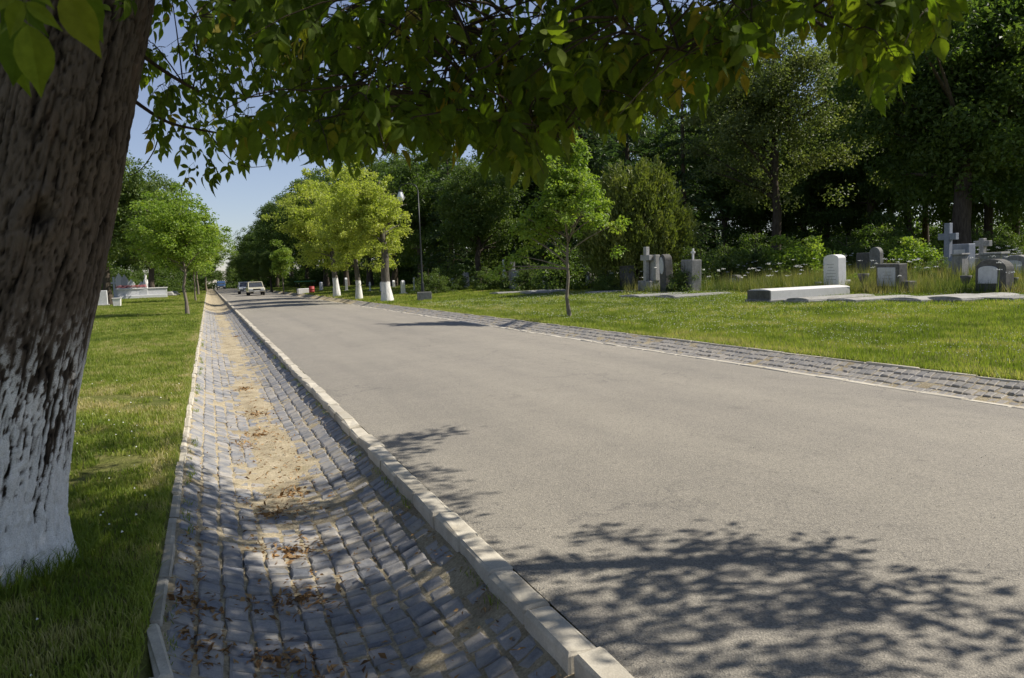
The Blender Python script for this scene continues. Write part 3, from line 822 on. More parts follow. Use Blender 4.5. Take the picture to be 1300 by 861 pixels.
# street trees with limewashed trunks on the right
GR = 'limewashed street trees along the right lawn'
p = ground_pt(492, 382.5); t3 = plant('street_tree', 'yellow_a', p, (382 - 213) / 1000 * (project(p)[2][0]) / KH['yellow_a'], 'yellow green tree with thickest limewashed trunk, nearest the lamp post', 'tree', GR, rz=-YAW)
for c_ in t3.children:
    if c_.name.startswith('crown'): c_.location[0] = -.8; c_.scale[0] = .9
p = ground_pt(456, 380.0); plant('street_tree', 'yellow_b', p, (379 - 232) / 1000 * (project(p)[2][0]) / KH['yellow_b'], 'middle of the three yellow green trees with white limewashed trunks', 'tree', GR, rz=1.2)
p = ground_pt(428, 377.0); plant('street_tree', 'yellow_b', p, (377 - 228) / 1000 * (project(p)[2][0]) / KH['yellow_b'], 'yellow green tree whose slanting limewashed trunk stands farthest left', 'tree', GR, rz=-.35)
TREES = [
 # name, kind, px, zc, ytop, label, group
 ('street_tree', 'narrow', 360, 86, 306, 'small narrow fresh green tree at the right kerb beyond the limewashed trunks', None),
 ('thuja', 'thuja', 812, 43, 208, 'broad yellow green thuja with upright tips behind the cross monument', None),
 ('large_tree', 'airy', 985, 56, 28, 'tall airy grey green tree with sky showing through its crown', None),
 ('large_tree', 'dark_c', 1218, 46, -30, 'big dark leafy tree at the right edge, nearest the rounded headstones', None),
 ('large_tree', 'dark_c', 1345, 48, -60, 'dark tree whose bare boughs enter from the right border', None),
 ('pine_tree', 'pine', 742, 63, 55, 'dark pine behind the young tree, tallest over the hanging leaves', None),
 ('spruce_tree', 'spruce', 575, 70, 165, 'dark pointed spruce right of the lamp post', None),
 ('spruce_tree', 'spruce', 870, 60, 85, 'dark spruce between the thuja and the airy grey green tree', None),
 ('pine_tree', 'pine', 690, 75, 100, 'dark pine peeping left of the young tree', None),
 ('pine_tree', 'spruce', 800, 70, 60, 'slender dark conifer right behind the broad thuja', None),
]
WOOD = [
 ('dark_a', 535, 78, 190), ('mid_a', 608, 66, 205), ('dark_b', 640, 76, 170), ('dark_b', 500, 90, 195), ('dark_a', 470, 100, 200), ('dark_b', 440, 112, 205),
 ('dark_a', 415, 122, 218), ('dark_b', 392, 132, 232), ('dark_a', 372, 145, 248), ('mid_b', 352, 158, 262), ('dark_b', 338, 175, 275), ('dark_a', 327, 195, 288),
 ('mid_a', 330, 120, 316), ('mid_b', 345, 112, 320), ('mid_a', 316, 160, 322), ('mid_a', 308, 220, 318), ('dark_a', 318, 230, 302), ('mid_b', 300, 300, 330),
 ('dark_a', 920, 80, 120), ('dark_b', 1050, 74, 140), ('dark_a', 1105, 70, 60), ('dark_b', 1150, 72, 20), ('dark_a', 1255, 70, -10), ('dark_b', 1315, 68, 30),
 ('dark_b', 590, 100, 190), ('dark_a', 660, 98, 150), ('dark_b', 560, 105, 190), ('dark_a', 760, 95, 110), ('dark_b', 840, 88, 110), ('dark_a', 1000, 90, 160), ('dark_b', 960, 84, 170), ('dark_a', 1200, 85, 40), ('dark_b', 1080, 92, 110),
 ('dark_a', 520, 120, 210), ('dark_b', 480, 130, 215), ('dark_a', 450, 140, 222), ('dark_a', 1290, 80, 60), ('dark_b', 1130, 84, 60), ('dark_a', 1175, 90, 40), ('dark_b', 1235, 78, 20), ('dark_a', 1340, 76, 30), ('dark_b', 1385, 66, 0), ('dark_a', 1020, 78, 150), ('dark_a', 890, 96, 130), ('dark_b', 715, 88, 130),('dark_a', 410, 165, 245),
]
for nm, kd, px, zc, yt, lb, gr in TREES:
    p, H = tree_h(px, zc, yt); s = H / KH[kd]
    plant(nm, kd, p, s, lb, 'tree', gr)
for kd, px, zc, yt in WOOD:
    p, H = tree_h(px, zc, yt); s = H / KH[kd]
    o = plant('wood_tree', kd, p, min(s, 1.25), ('tree of the dark wood, left of the three yellow green trees' if px < 400 else 'dark tree of the wood behind the three yellow green trees' if px < 520 else 'dark tree of the wood between the lamp post and the young tree' if px < 700 else 'dark tree of the wood behind the thuja' if px < 900 else 'dark tree of the wood behind the airy grey green tree' if px < 1090 else 'dark tree of the wood behind the blue grey cross'), 'tree', 'trees of the wood behind the right-hand graves', sz=s)
# undergrowth along the foot of the wood
k = 0
for px in list(range(380, 640, 22)) + list(range(640, 1320, 40)):
    zc = 62 + 8 * random.random() if px > 640 else 75 + (640 - px) * .22 + 8 * random.random()
    p = at_zc(px, zc)
    kd_ = random.choice(['shrub_dark', 'shrub_mid', 'shrub_mid']); plant('undergrowth_shrub', kd_, p, random.uniform(.9, 1.4) * (1.4 if kd_ == 'shrub_mid' else 1), ('dark undergrowth bush at the foot of the wood, left of the lamp post' if px < 535 else 'dark undergrowth bush at the foot of the wood behind the left graves' if px < 800 else 'dark undergrowth bush at the foot of the wood behind the right graves'), 'shrub', 'undergrowth at the foot of the wood')
for px in list(range(300, 1420, 17)):
    zc = 92 + 12 * random.random() if px > 520 else 100 + (520 - px) * .35 + 8 * random.random()
    plant('undergrowth_shrub', 'shrub_dark', at_zc(px, zc), random.uniform(1.5, 2.3), ('dark undergrowth bush at the foot of the wood, left of the lamp post' if px < 535 else 'dark undergrowth bush at the foot of the wood behind the left graves' if px < 800 else 'dark undergrowth bush at the foot of the wood behind the right graves'), 'shrub', 'undergrowth at the foot of the wood')
for px in list(range(60, 256, 9)):
    plant('undergrowth_shrub', 'shrub_dark', at_zc(px, 118 + 14 * random.random() + max(0, px - 200) * .6), random.uniform(1.2, 1.9), 'dark bush behind the white tombs on the left', 'shrub', 'bushes behind the left-hand tombs')
# left side
LT = [
 ('large_tree', 'mid_a', 138, 64, 188, 1.0, 'big dark green tree whose trunk stands right of the near bark on the left lawn'),
 ('large_tree', 'mid_a', 194, 92, 222, 1.0, 'dark trunked tree beside the white tombs on the left'),
 ('young_tree', 'fresh_b', 238, 0, 238, 1.15, 'fresh green young tree with a slim pale trunk on the left lawn edge'),
 ('young_tree', 'fresh_a', 248.5, 0, 300, 1.0, 'smaller young tree just behind the slim pale trunk on the left'),
 ('street_tree', 'fresh_b', 252, 104, 272, 1.0, 'yellow green tree farther down the left side of the road'),
 ('street_tree', 'fresh_b', 262, 150, 285, 1.25, 'rounded green tree far down the left side, reaching towards the road'),
 ('street_tree', 'mid_a', 256, 190, 296, 1.0, 'distant green tree at the far left end of the road'),
]
for nm, kd, px, zc, yt, wf, lb in LT:
    if zc == 0:
        p = ground_pt(px, 399 if px < 240 else 382); zc = project(p)[2][0]; H = (project(p)[1][0] - yt) / FPX * zc
    else: p, H = tree_h(px, zc, yt)
    s = H / KH[kd]; plant(nm, kd, p, s * wf, lb, sz=s)
for kd, px, zc, yt in [('dark_a', 120, 120, 240), ('dark_b', 160, 135, 262), ('dark_a', 205, 150, 268), ('mid_a', 225, 170, 275), ('dark_b', 90, 110, 250), ('mid_b', 240, 210, 290), ('mid_a', 180, 175, 270), ('dark_a', 250, 260, 306), ('dark_a', 60, 105, 250)]:
    p, H = tree_h(px, zc, yt); s = H / KH[kd]
    plant('wood_tree', kd, p, s, 'tree of the belt behind the white tombs on the left', 'tree', 'trees behind the left-hand tombs')
for kd, x, y, H in [('mid_a', -7, 300, 12), ('mid_b', 13, 310, 11), ('dark_a', -9, 360, 13), ('dark_a', 15, 370, 13), ('dark_b', -12, 420, 15), ('mid_a', 0, 520, 11), ('mid_a', -4, 330, 11), ('dark_b', 2, 420, 9), ('mid_b', 10.5, 400, 9), ('dark_a', -6, 460, 12), ('mid_a', 6, 470, 8.5), ('dark_a', 14, 480, 10)]:
    plant('distant_tree', kd, (x, y, 0), H / KH[kd], 'tiny distant tree closing the view at the end of the road', 'tree', 'distant trees at the end of the road')

# ------------------------------------------------------------------ the near box elder
ZT = 4.45
EDGE = [(-420, 254), (-200, 218), (0, 187), (100, 168), (230, 145), (330, 124), (400, 108), (520, 82), (640, 64), (720, 58), (800, 56), (900, 56)]
def trunk_axis(z):
    """axis point and radius at height z"""
    R = .40 + .05 * np.exp(-z / .8) + .03 * np.clip(1 - z / 3, 0, 1)
    py = 430.5
    for _ in range(12):
        p = at_depth(-20, py, ZT); py += (p[2] - z) * FPX / ZT * .9
    xr = np.interp(py, [e[0] for e in EDGE], [e[1] for e in EDGE])
    p = at_depth(xr - R * FPX / ZT * 1.0, py, ZT)
    return np.array([p[0], p[1], z]), R
TB, _ = trunk_axis(.05)
tree = empty('box_elder_tree', TB, 'large shady tree with whitewashed trunk base at the left border', 'tree')
TBZ = np.array([TB[0], TB[1], .05])
na, nz = 340, 450
zz = np.linspace(-.12, 4.9, nz); aa = np.linspace(0, 2 * math.pi, na, endpoint=False)
AX = []; RR = []
for z in zz:
    c, R = trunk_axis(max(z, 0)); AX.append((c[0], c[1])); RR.append(R)
AX = np.array(AX); RR = np.array(RR)
A, Z = np.meshgrid(aa, zz); ca, sa = np.cos(A), np.sin(A)
wx = .35 * (fbm(ca * 2.2 + 3, sa * 2.2, Z * 1.1, 201, 3) - .5) + .15 * (fbm(ca * 7 + 3, sa * 7, Z * 5, 207, 3) - .5)
f1 = np.abs(2 * vnoise(ca * 7.5 + wx * 4 + 11, sa * 7.5 + wx * 4, Z * 1.5 + wx * 3, 211) - 1)
f2 = np.abs(2 * vnoise(ca * 20 + wx * 6 + 31, sa * 20 - wx * 5, Z * 5.5 + wx * 4, 223) - 1)
f3 = fbm(ca * 19 + 7, sa * 19, Z * 24, 227, 3)
sm = lambda v, a, b: np.clip((v - a) / (b - a), 0, 1) ** 2 * (3 - 2 * np.clip((v - a) / (b - a), 0, 1))
ridge = .46 * sm(f1, .0, .17) + .30 * sm(f2, .0, .30) + .55 * (f3 - .30) + .12 * sm(np.abs(2 * vnoise(ca * 11 + 70, sa * 11, Z * .8 + wx * 3, 233) - 1), 0, .12)
pit = fbm(ca * 30 + 40, sa * 30, Z * 30 + 3, 229, 2)
ridge = np.clip(ridge - .38 * sm(pit, .55, .72), 0, 1)
flare = np.exp(-np.clip(Z, 0, 9) / .20)
but = .5 + .5 * np.cos(3 * A + .35) ; but2 = .5 + .5 * np.cos(7 * A + 1.9)
Rm = RR[:, None] * (1 + .03 * np.cos(2 * A + 1) + .10 * (fbm(ca * 1.3, sa * 1.3, Z * .9, 231, 3) - .5)) + flare * (.02 + .10 * but ** 2 + .05 * but2)
# a healed knot facing the camera
ang_k = math.atan2(-rt[1] * 0 - fw[1], -fw[0]) + .62
dk = np.hypot(((A - ang_k + math.pi) % (2 * math.pi) - math.pi) * .42, (Z - 1.98) * .75)
Rm = Rm + .030 * np.exp(-((dk - .085) / .045) ** 2) - .05 * np.exp(-(dk / .045) ** 2)
ridge = np.clip(ridge - .5 * np.exp(-(dk / .04) ** 2), 0, 1)
Rm = Rm + .028 * (ridge - .7)
V = np.stack([AX[:, 0][:, None] + ca * Rm - TBZ[0], AX[:, 1][:, None] + sa * Rm - TBZ[1], Z - TBZ[2]], 2).reshape(-1, 3)
i = np.arange((nz - 1) * na); rr_ = i // na; cc_ = i % na
F = np.stack([rr_ * na + cc_, rr_ * na + (cc_ + 1) % na, (rr_ + 1) * na + (cc_ + 1) % na, (rr_ + 1) * na + cc_], 1)
obj('trunk', mesh_np('trunk', V, F, {'ridge': ridge.ravel(), 'height': Z.ravel()}, smooth=True, mats=[M['bark_main']]), tree)
TOP = np.array([AX[-1, 0], AX[-1, 1], 4.6])
# limbs above the frame, thin boughs that show
def bez(pts, n=14):
    pts = np.asarray(pts, float); t = np.linspace(0, len(pts) - 1, n); out = []
    for q in t:
        k = min(int(q), len(pts) - 2); u = q - k
        p0, p1, p2, p3 = pts[max(k-1, 0)], pts[k], pts[k+1], pts[min(k+2, len(pts)-1)]
        out.append(.5 * ((2*p1) + (-p0+p2)*u + (2*p0-5*p1+4*p2-p3)*u*u + (-p0+3*p1-3*p2+p3)*u**3))
    return np.array(out)
LIMBS = [
 ([TOP - [0, 0, .5], (.6, 5.0, 5.0), (2.2, 4.6, 4.8), (4.2, 3.6, 4.6), (6.4, 2.6, 4.7), (7.6, 2.0, 4.9)], .17, .03),
 ([TOP - [0, 0, .7], (-.1, 4.4, 4.5), (.9, 3.4, 3.7), (1.9, 2.8, 3.35), (3.0, 2.2, 3.3)], .13, .02),
 ([TOP - [0, 0, .2], (-.7, 4.0, 6.2), (-.4, 2.5, 6.8)], .14, .03),
 ([TOP - [0, 0, .1], (-1.2, 6.5, 6.6), (-1.8, 8.2, 7.2)], .14, .03),
 ([TOP - [0, 0, .1], (-2.2, 5.0, 6.4), (-4.0, 4.6, 6.6)], .14, .03),
 ([TOP - [0, 0, .1], (-.2, 5.4, 7.0), (.9, 5.6, 8.6)], .15, .03),
 ([TOP - [0, 0, .6], (.5, 6.0, 4.9), (1.8, 6.9, 4.7), (3.6, 7.2, 5.2)], .12, .02),
]
limb_pts = []
for pts, a, b in LIMBS:
    q = bez(pts, 22); limb_pts.append(q[4:])
    MB().tube(q - TBZ, np.linspace(a, b, 22), 10).build('limb', M['bark'], tree, True)
limb_pts = np.concatenate(limb_pts)
BOUGHS = [
 ([(160, 55, 4.5), (205, 88, 4.7), (245, 112, 4.9), (280, 125, 5.1), (330, 122, 5.3), (400, 110, 5.5)], .013, .004),
 ([(150, 112, 4.5), (180, 135, 4.7), (215, 156, 4.9), (260, 166, 5.1), (320, 176, 5.4), (375, 183, 5.6)], .013, .0035),
 ([(205, 156, 4.9), (196, 190, 4.9), (178, 216, 4.85), (160, 224, 4.8)], .005, .002),
 ([(965, -60, 2.7), (1005, 8, 2.8), (1040, 30, 2.85), (1070, 45, 2.9), (1110, 52, 3.0), (1160, 40, 3.1)], .008, .003),
 ([(1045, -40, 2.9), (1052, 10, 2.85), (1066, 40, 2.9)], .004, .002),
 ([(540, -60, 3.2), (600, 60, 3.1), (625, 150, 3.0), (665, 158, 2.95), (700, 185, 2.9)], .008, .003),
 ([(760, -40, 2.6), (800, 35, 2.6), (850, 60, 2.65), (905, 72, 2.7)], .006, .002),
 ([(300, -40, 4.4), (330, 60, 4.6), (350, 150, 4.9)], .008, .003),
 ([(265, 168, 5.1), (290, 200, 5.15), (315, 212, 5.2), (345, 210, 5.3)], .004, .002),
 ([(255, 128, 5.0), (285, 150, 5.1), (300, 196, 5.2)], .004, .002),
]
bough_pts = []
for pts, a, b in BOUGHS:
    q = bez([at_depth(*s) for s in pts], 16); bough_pts.append(q)
    MB().tube(q - TBZ, np.linspace(a, b, 16), 6).build('bough', M['twig'], tree, True)
all_pts = np.concatenate([limb_pts] + bough_pts)

# ---- compound leaves
def leaflet(L, wk, fold, droop):
    s = np.array([0, .06, .2, .38, .52, .60, .72, .79, 1.0]); hw = np.array([0, .10, .21, .26, .24, .215, .135, .09, 0]) * wk
    y = s * L; zc = -droop * L * s ** 2
    mid = np.stack([0 * s, y, zc], 1); l = np.stack([-hw * L, y, zc + fold * hw * L], 1); r_ = np.stack([hw * L, y, zc + fold * hw * L], 1)
    v = np.concatenate([mid, l, r_]); n = len(s); f3 = []; f4 = []
    for k in range(n - 1):
        if k == 0: f3 += [(0, 1, n + 1), (0, 2 * n + 1, 1)]
        elif k == n - 2: f3 += [(k, k + 1, n + k), (k, 2 * n + k, k + 1)]
        else: f4 += [(k, k + 1, n + k + 1, n + k), (k, 2 * n + k, 2 * n + k + 1, k + 1)]
    tri = f3 + [q for a, b, c, d in f4 for q in ((a, b, c), (a, c, d))]
    return v, np.array(tri)
def rotz(v, a): return np.stack([v[:, 0] * math.cos(a) - v[:, 1] * math.sin(a), v[:, 0] * math.sin(a) + v[:, 1] * math.cos(a), v[:, 2]], 1)
def rotx(v, a): return np.stack([v[:, 0], v[:, 1] * math.cos(a) - v[:, 2] * math.sin(a), v[:, 1] * math.sin(a) + v[:, 2] * math.cos(a)], 1)
def roty(v, a): return np.stack([v[:, 0] * math.cos(a) + v[:, 2] * math.sin(a), v[:, 1], -v[:, 0] * math.sin(a) + v[:, 2] * math.cos(a)], 1)
def compound(seed):
    r = random.Random(seed); V = []; F = []; off = 0
    def put(v, f):
        nonlocal off
        V.append(v); F.append(f + off); off += len(v)
    pet = r.uniform(.045, .07); n = r.choice([3, 3, 5]); gap = r.uniform(.028, .04)
    # stalk: a thin three-sided strip
    ln = pet + gap * (n // 2); w = .0011
    s = np.array([(-w, 0, 0), (w, 0, 0), (0, 0, w * 1.6), (-w * .7, ln, 0), (w * .7, ln, 0), (0, ln, w)])
    put(s, np.array([(0, 1, 4), (0, 4, 3), (1, 2, 5), (1, 5, 4), (2, 0, 3), (2, 3, 5)]))
    for k in range(n // 2):
        for sd in (-1, 1):
            v, f = leaflet(r.uniform(.05, .085), r.uniform(.7, 1.1), r.uniform(.1, .55), r.uniform(.1, .45))
            v = roty(v, sd * r.uniform(-.1, .5)); v = rotx(v, -r.uniform(.0, .5)); v = rotz(v, -sd * r.uniform(.75, 1.15))
            put(v + np.array([0, pet + gap * k, 0]), f)
    v, f = leaflet(r.uniform(.07, .105), r.uniform(.75, 1.15), r.uniform(.1, .45), r.uniform(.05, .4))
    v = roty(v, r.uniform(-.4, .4)); v = rotx(v, -r.uniform(0, .35)); put(v + np.array([0, ln, 0]), f)
    return np.concatenate(V), np.concatenate(F)
COMP = [compound(500 + k) for k in range(14)]
COMP_ME = [mesh_np('leaf', v, f, smooth=False, mats=[M['leaf_obj']]) for v, f in COMP]
# lower edge of the hanging leaves in the picture
YB = np.array([(150, 120), (180, 175), (225, 235), (262, 250), (300, 232), (322, 205), (350, 200), (380, 205), (400, 218), (450, 222), (480, 210), (500, 190), (525, 205), (560, 225), (590, 205), (620, 230), (650, 250), (690, 235), (720, 205), (745, 165), (775, 175), (800, 190), (830, 175), (860, 135), (885, 165), (910, 140), (935, 105), (960, 120), (980, 70), (1000, 25), (1035, 45), (1060, 90), (1090, 115), (1120, 145), (1145, 130), (1170, 70), (1205, 62), (1225, 30), (1250, -20), (1400, -60)], float)
def yb(x): return np.interp(x, YB[:, 0], YB[:, 1])
r = np.random.default_rng(77)
LEAVES = []   # P, D, N, scale, variant
def add_leaf(P, D, Nn, s): LEAVES.append((P, D, Nn, s, int(r.integers(0, len(COMP)))))
twigs = MB()
def spray(px, py, zc, n=7, length=.38, link=True, smin=.85, tol=6):
    o = at_depth(px, py, zc)
    a = r.uniform(0, 2 * math.pi); d = unit(np.array([math.cos(a), math.sin(a), r.uniform(-.75, -.15)]))
    tip = o + d * length + np.array([0, 0, -.05])
    t = np.linspace(0, 1, 5)[:, None]; crv = o + (tip - o) * t + np.array([0, 0, .04]) * (4 * t * (1 - t))
    got = 0
    for k in range(n):
        q = o + (tip - o) * ((k // 2 + .6) / (n / 2 + .6)) + np.array([0, 0, .02])
        sd = 1 if k % 2 else -1
        side = unit(np.cross(d, [0, 0, 1.0])) * sd
        D = unit(side * r.uniform(.25, .8) + d * r.uniform(.0, .6) + np.array([0, 0, -r.uniform(.55, 1.3)]) + r.normal(size=3) * .15)
        Nn = unit(np.array([0, 0, 1.0]) * .5 + side * .5 + r.normal(size=3) * .55); Nn = unit(Nn - D * (D @ Nn))
        s = r.uniform(smin, 1.25) * .84
        ends = np.stack([q + D * .2 * s, q + D * .12 * s + np.cross(D, Nn) * .07 * s, q + D * .12 * s - np.cross(D, Nn) * .07 * s])
        x, y, c = project(ends)
        if ((y > yb(x) + tol) & (c > 0)).any(): continue
        add_leaf(q, D, Nn, s); got += 1
    if got > 1:
        x, y, c = project(tip[None])
        if y[0] < yb(x[0]): twigs.tube(crv - TBZ, np.linspace(.0028, .0012, 5), 4, False)
        if link:
            dd = np.linalg.norm(all_pts - o, axis=1); b = all_pts[dd.argmin()]
            if dd.min() < 2.2:
                m = (b + o) / 2 + np.array([0, 0, .15 * dd.min()]) + r.normal(0, .03, 3)
                c4 = (1 - t) ** 2 * b + 2 * t * (1 - t) * m + t ** 2 * o
                xx, yy, _c = project(c4)
                if (yy < yb(xx) + 2).all(): twigs.tube(c4 - TBZ, np.linspace(.005, .0028, 5), 5, False)
# dense hanging canopy in the middle and right
k = 0
while k < 215:
    px = r.uniform(380, 1215); y1 = yb(px)
    py = r.uniform(-60, max(y1 - 55, -20))
    dens = 1.0 if px < 900 else (.75 if px < 970 else (.35 if px < 1050 else .8))
    if py > y1 - 110: dens *= .95
    if r.random() > dens: continue
    zc = r.uniform(2.35, 4.3) if px < 950 else r.uniform(2.3, 3.4)
    spray(px, py, zc, int(r.integers(6, 10)), r.uniform(.25, .45)); k += 1
for px in np.linspace(395, 1190, 78):                # the fringe along the lower edge
    y1 = yb(px); zc = r.uniform(2.4, 3.8)
    spray(px + r.uniform(-12, 12), y1 - r.uniform(70, 130), zc, 7, r.uniform(.15, .3))
# thin sprays seen against the sky at the left
k = 0
while k < 62:
    px = r.uniform(185, 420); y1 = yb(px); py = r.uniform(-50, y1 - 32)
    if r.random() > (1.0 if py < 70 else .42): continue
    spray(px, py, r.uniform(4.3, 6.2) if py > 60 else r.uniform(3.2, 5.5), 7, r.uniform(.22, .4), link=py < 60); k += 1
for (px, py, zc) in [(262, 196, 4.9), (284, 200, 5.0), (250, 205, 4.8), (300, 180, 5.2), (330, 165, 5.4), (345, 170, 5.4), (225, 140, 5.2), (200, 110, 5.3), (210, 60, 5.4), (170, 165, 4.75), (160, 200, 4.7), (235, 100, 5.3), (365, 160, 5.0), (215, 175, 5.6), (315, 185, 5.3)]:
    spray(px, py, zc, 6, .22, False, .8, 12)
# the leaves close to the lens, top left
for (px, py, zc, dx) in [(20, -75, 1.15, .1), (62, -85, 1.1, .2), (40, -60, 1.3, -.1), (8, -50, 1.35, 0), (88, -95, 1.2, .25)]:
    o = at_depth(px, py, zc)
    D = unit(np.array([0, 0, -1.0]) + rt * dx + r.normal(size=3) * .1); Nn = unit(-fw * .8 + np.array([0, 0, .4]) + r.normal(size=3) * .3); Nn = unit(Nn - D * (D @ Nn))
    add_leaf(o, D, Nn, 1.0)
P_ = np.array([l[0] for l in LEAVES]); D_ = np.array([l[1] for l in LEAVES]); N_ = np.array([l[2] for l in LEAVES]); S_ = np.array([l[3] for l in LEAVES]); K_ = np.array([l[4] for l in LEAVES])
x, y, c = project(P_ + D_ * .1)
inv = (x > -30) & (x < 1330) & (y > -30) & (y < 861)
order = np.argsort(np.where(inv, c, 1e6)); near = order[:300]
for i in near:
    R3 = np.stack([np.cross(D_[i], N_[i]), D_[i], N_[i]], 1) * S_[i]
    o = bpy.data.objects.new('leaf', COMP_ME[K_[i]]); C.objects.link(o); o.parent = tree
    q = P_[i] - TBZ
    o.matrix_local = Matrix(((*R3[0], q[0]), (*R3[1], q[1]), (*R3[2], q[2]), (0, 0, 0, 1)))
VV = []; FF = []; TT = []; off = 0
for i in order[300:]:
    v, f = COMP[K_[i]]; R3 = np.stack([np.cross(D_[i], N_[i]), D_[i], N_[i]], 1) * S_[i]
    VV.append(v @ R3.T + P_[i] - TBZ); FF.append(f + off); TT.append(np.full(len(v), r.random())); off += len(v)
# the crown above and behind the frame: it shades the trunk, the channel and the road
def inpoly(x, y, poly):
    x = np.asarray(x); y = np.asarray(y); ins = np.zeros(x.shape, bool); n = len(poly)
    for i in range(n):
        x1, y1 = poly[i]; x2, y2 = poly[(i + 1) % n]
        cnd = ((y1 > y) != (y2 > y)) & (x < (x2 - x1) * (y - y1) / ((y2 - y1) + 1e-9) + x1); ins ^= cnd
    return ins
SH_ROAD = [(600, 690), (640, 672), (700, 676), (790, 676), (880, 694), (1000, 692), (1055, 706), (1065, 728), (1190, 745), (1260, 765), (1300, 795), (1300, 870), (790, 870), (690, 770)]
SH_SPRIG = [(468, 560), (510, 548), (575, 552), (560, 570), (500, 586), (480, 588)]
SH_LEFT = [(80, 545), (240, 545), (236, 600), (225, 700), (235, 880), (-50, 880), (-50, 545)]
SH_CH = [(232, 575), (300, 590), (390, 588), (455, 570), (520, 600), (600, 690), (740, 860), (225, 870)]
LIT = [[(300, 645), (420, 640), (520, 672), (470, 695), (330, 690)], [(560, 672), (625, 690), (690, 775), (640, 800), (560, 720)], [(340, 560), (420, 560), (400, 600), (345, 600)], [(100, 588), (225, 588), (225, 618), (100, 618)]]
def shadow_prob(px, py):
    pr = np.zeros(np.shape(px))
    pr = np.where(inpoly(px, py, SH_CH), .85, pr); pr = np.where(inpoly(px, py, SH_LEFT), 1.0, pr); pr = np.where(inpoly(px, py, SH_ROAD), .8, pr); pr = np.where(inpoly(px, py, SH_SPRIG), 1.0, pr)
    for l in LIT: pr = np.where(inpoly(px, py, l), pr * .2, pr)
    return pr
def crown_ok(P, frac=None):
    """keep a clump if it hides above the frame and its shadow falls where the place is shaded"""
    x, y, c = project(P)
    hid = (c < .3) | (y < -45) | (x < -60) | (x > 1380) | ((x < 130) & (y < 250) & (c > 5.5))
    g = P - SUN_DIR * ((P[:, 2] + .03) / SUN_DIR[2])[:, None]
    gx, gy, gc = project(g)
    inf = (gc > .5) & (gx > -20) & (gx < 1320) & (gy > 360) & (gy < 880)
    pr = np.where(inf, shadow_prob(gx, gy), 1.0)
    return hid & (r.random(len(P)) < pr)
# clumps that cast the shade seen on the ground
cl = []
def shade(poly, n, z0, z1):
    xs = [q[0] for q in poly]; ys = [q[1] for q in poly]; got = 0; it = 0
    while got < n and it < 60:
        it += 1
        qx = r.uniform(min(xs), max(xs), 200); qy = r.uniform(min(ys), min(max(ys), 868), 200)
        # even on the ground, not in the picture: nearer pixels cover less ground
        keep = inpoly(qx, qy, poly) & (r.random(200) < (300 / (qy - 350).clip(60)) ** 2)
        qx, qy = qx[keep], qy[keep]
        for a, b in zip(qx, qy):
            d = ray(a, b); gpt = EYEP + d * (-EYE / d[2])
            z = r.uniform(z0, z1); p = gpt + SUN_DIR * (z / SUN_DIR[2])
            if crown_ok(p[None])[0]: cl.append(p); got += 1
            if got >= n: break
shade(SH_ROAD, 42, 2.9, 5.2); shade(SH_CH, 210, 3.4, 6.4); shade(SH_SPRIG, 9, 4.3, 5.0); shade(SH_LEFT, 220, 3.4, 7.0)
def hidden(P):
    x, y, c = project(P); return (c < .3) | (y < -45) | (x < -60) | (x > 1380)
for k in range(420):  # unseen leaf clumps added between trunk and sun to keep it shaded
    z = r.uniform(.1, 4.2); a = r.uniform(-1.6, 1.6); c0, R0 = trunk_axis(z)
    pnt = c0 + np.array([math.cos(a), math.sin(a), 0]) * R0 + SUN_DIR * r.uniform(1.6, 6.5)
    if hidden(pnt[None])[0] and crown_ok(pnt[None])[0] or (hidden(pnt[None])[0] and r.random() < .6): cl.append(pnt)
for k in range(60):  # more unseen clumps added sunward of the lens leaves, to dim them
    i = len(P_) - 1 - int(r.integers(0, 5)); pnt = P_[i] + np.array([0, 0, -.12]) + SUN_DIR * r.uniform(.9, 3.0) + r.normal(0, .12, 3)
    if hidden(pnt[None])[0]: cl.append(pnt)
for k in range(200):  # unseen clumps added above the visible canopy to cut direct sun
    i = int(r.integers(0, len(P_))); pnt = P_[i] + SUN_DIR * r.uniform(.5, 4.5)
    if hidden(pnt[None])[0] and crown_ok(pnt[None])[0]: cl.append(pnt)
q = unit(r.normal(size=(5200, 3))) * (r.random((5200, 1)) ** .5) * np.array([5.2, 5.0, 3.4]) + np.array([-.2, 4.4, 6.6])
q = q[q[:, 2] > 3.2]; q = q[crown_ok(q)][:760]
cen = np.concatenate([np.array(cl), q])
cv, cf, ct = clump_leaves(r, cen, .30 * r.uniform(.6, 1.3, len(cen)), 40, .094, .7, up_bias=.5, wratio=.55)
# leaves of a clump that would show inside the frame below the canopy edge are dropped
lx, ly, lc = project(cv); bad = ((lc > .05) & (lx > -10) & (lx < 1310) & (ly > np.minimum(yb(lx) - 60, -5)) & (ly < 861) & ~((lx < 120) & (lc > 5)))
bl = bad.reshape(-1, 4).any(1); nlf = len(bl); okf = np.concatenate([~bl, ~bl]); cf = cf[okf]
VV.append(cv - TBZ); FF.append(cf + off); TT.append(ct)
stuff(obj('crown', mesh_np('crown', np.concatenate(VV), np.concatenate(FF), {'tint': np.concatenate(TT)}, mats=[M['leaf_main']]), tree))
stuff(twigs.build('twig_tangle', M['twig'], tree))

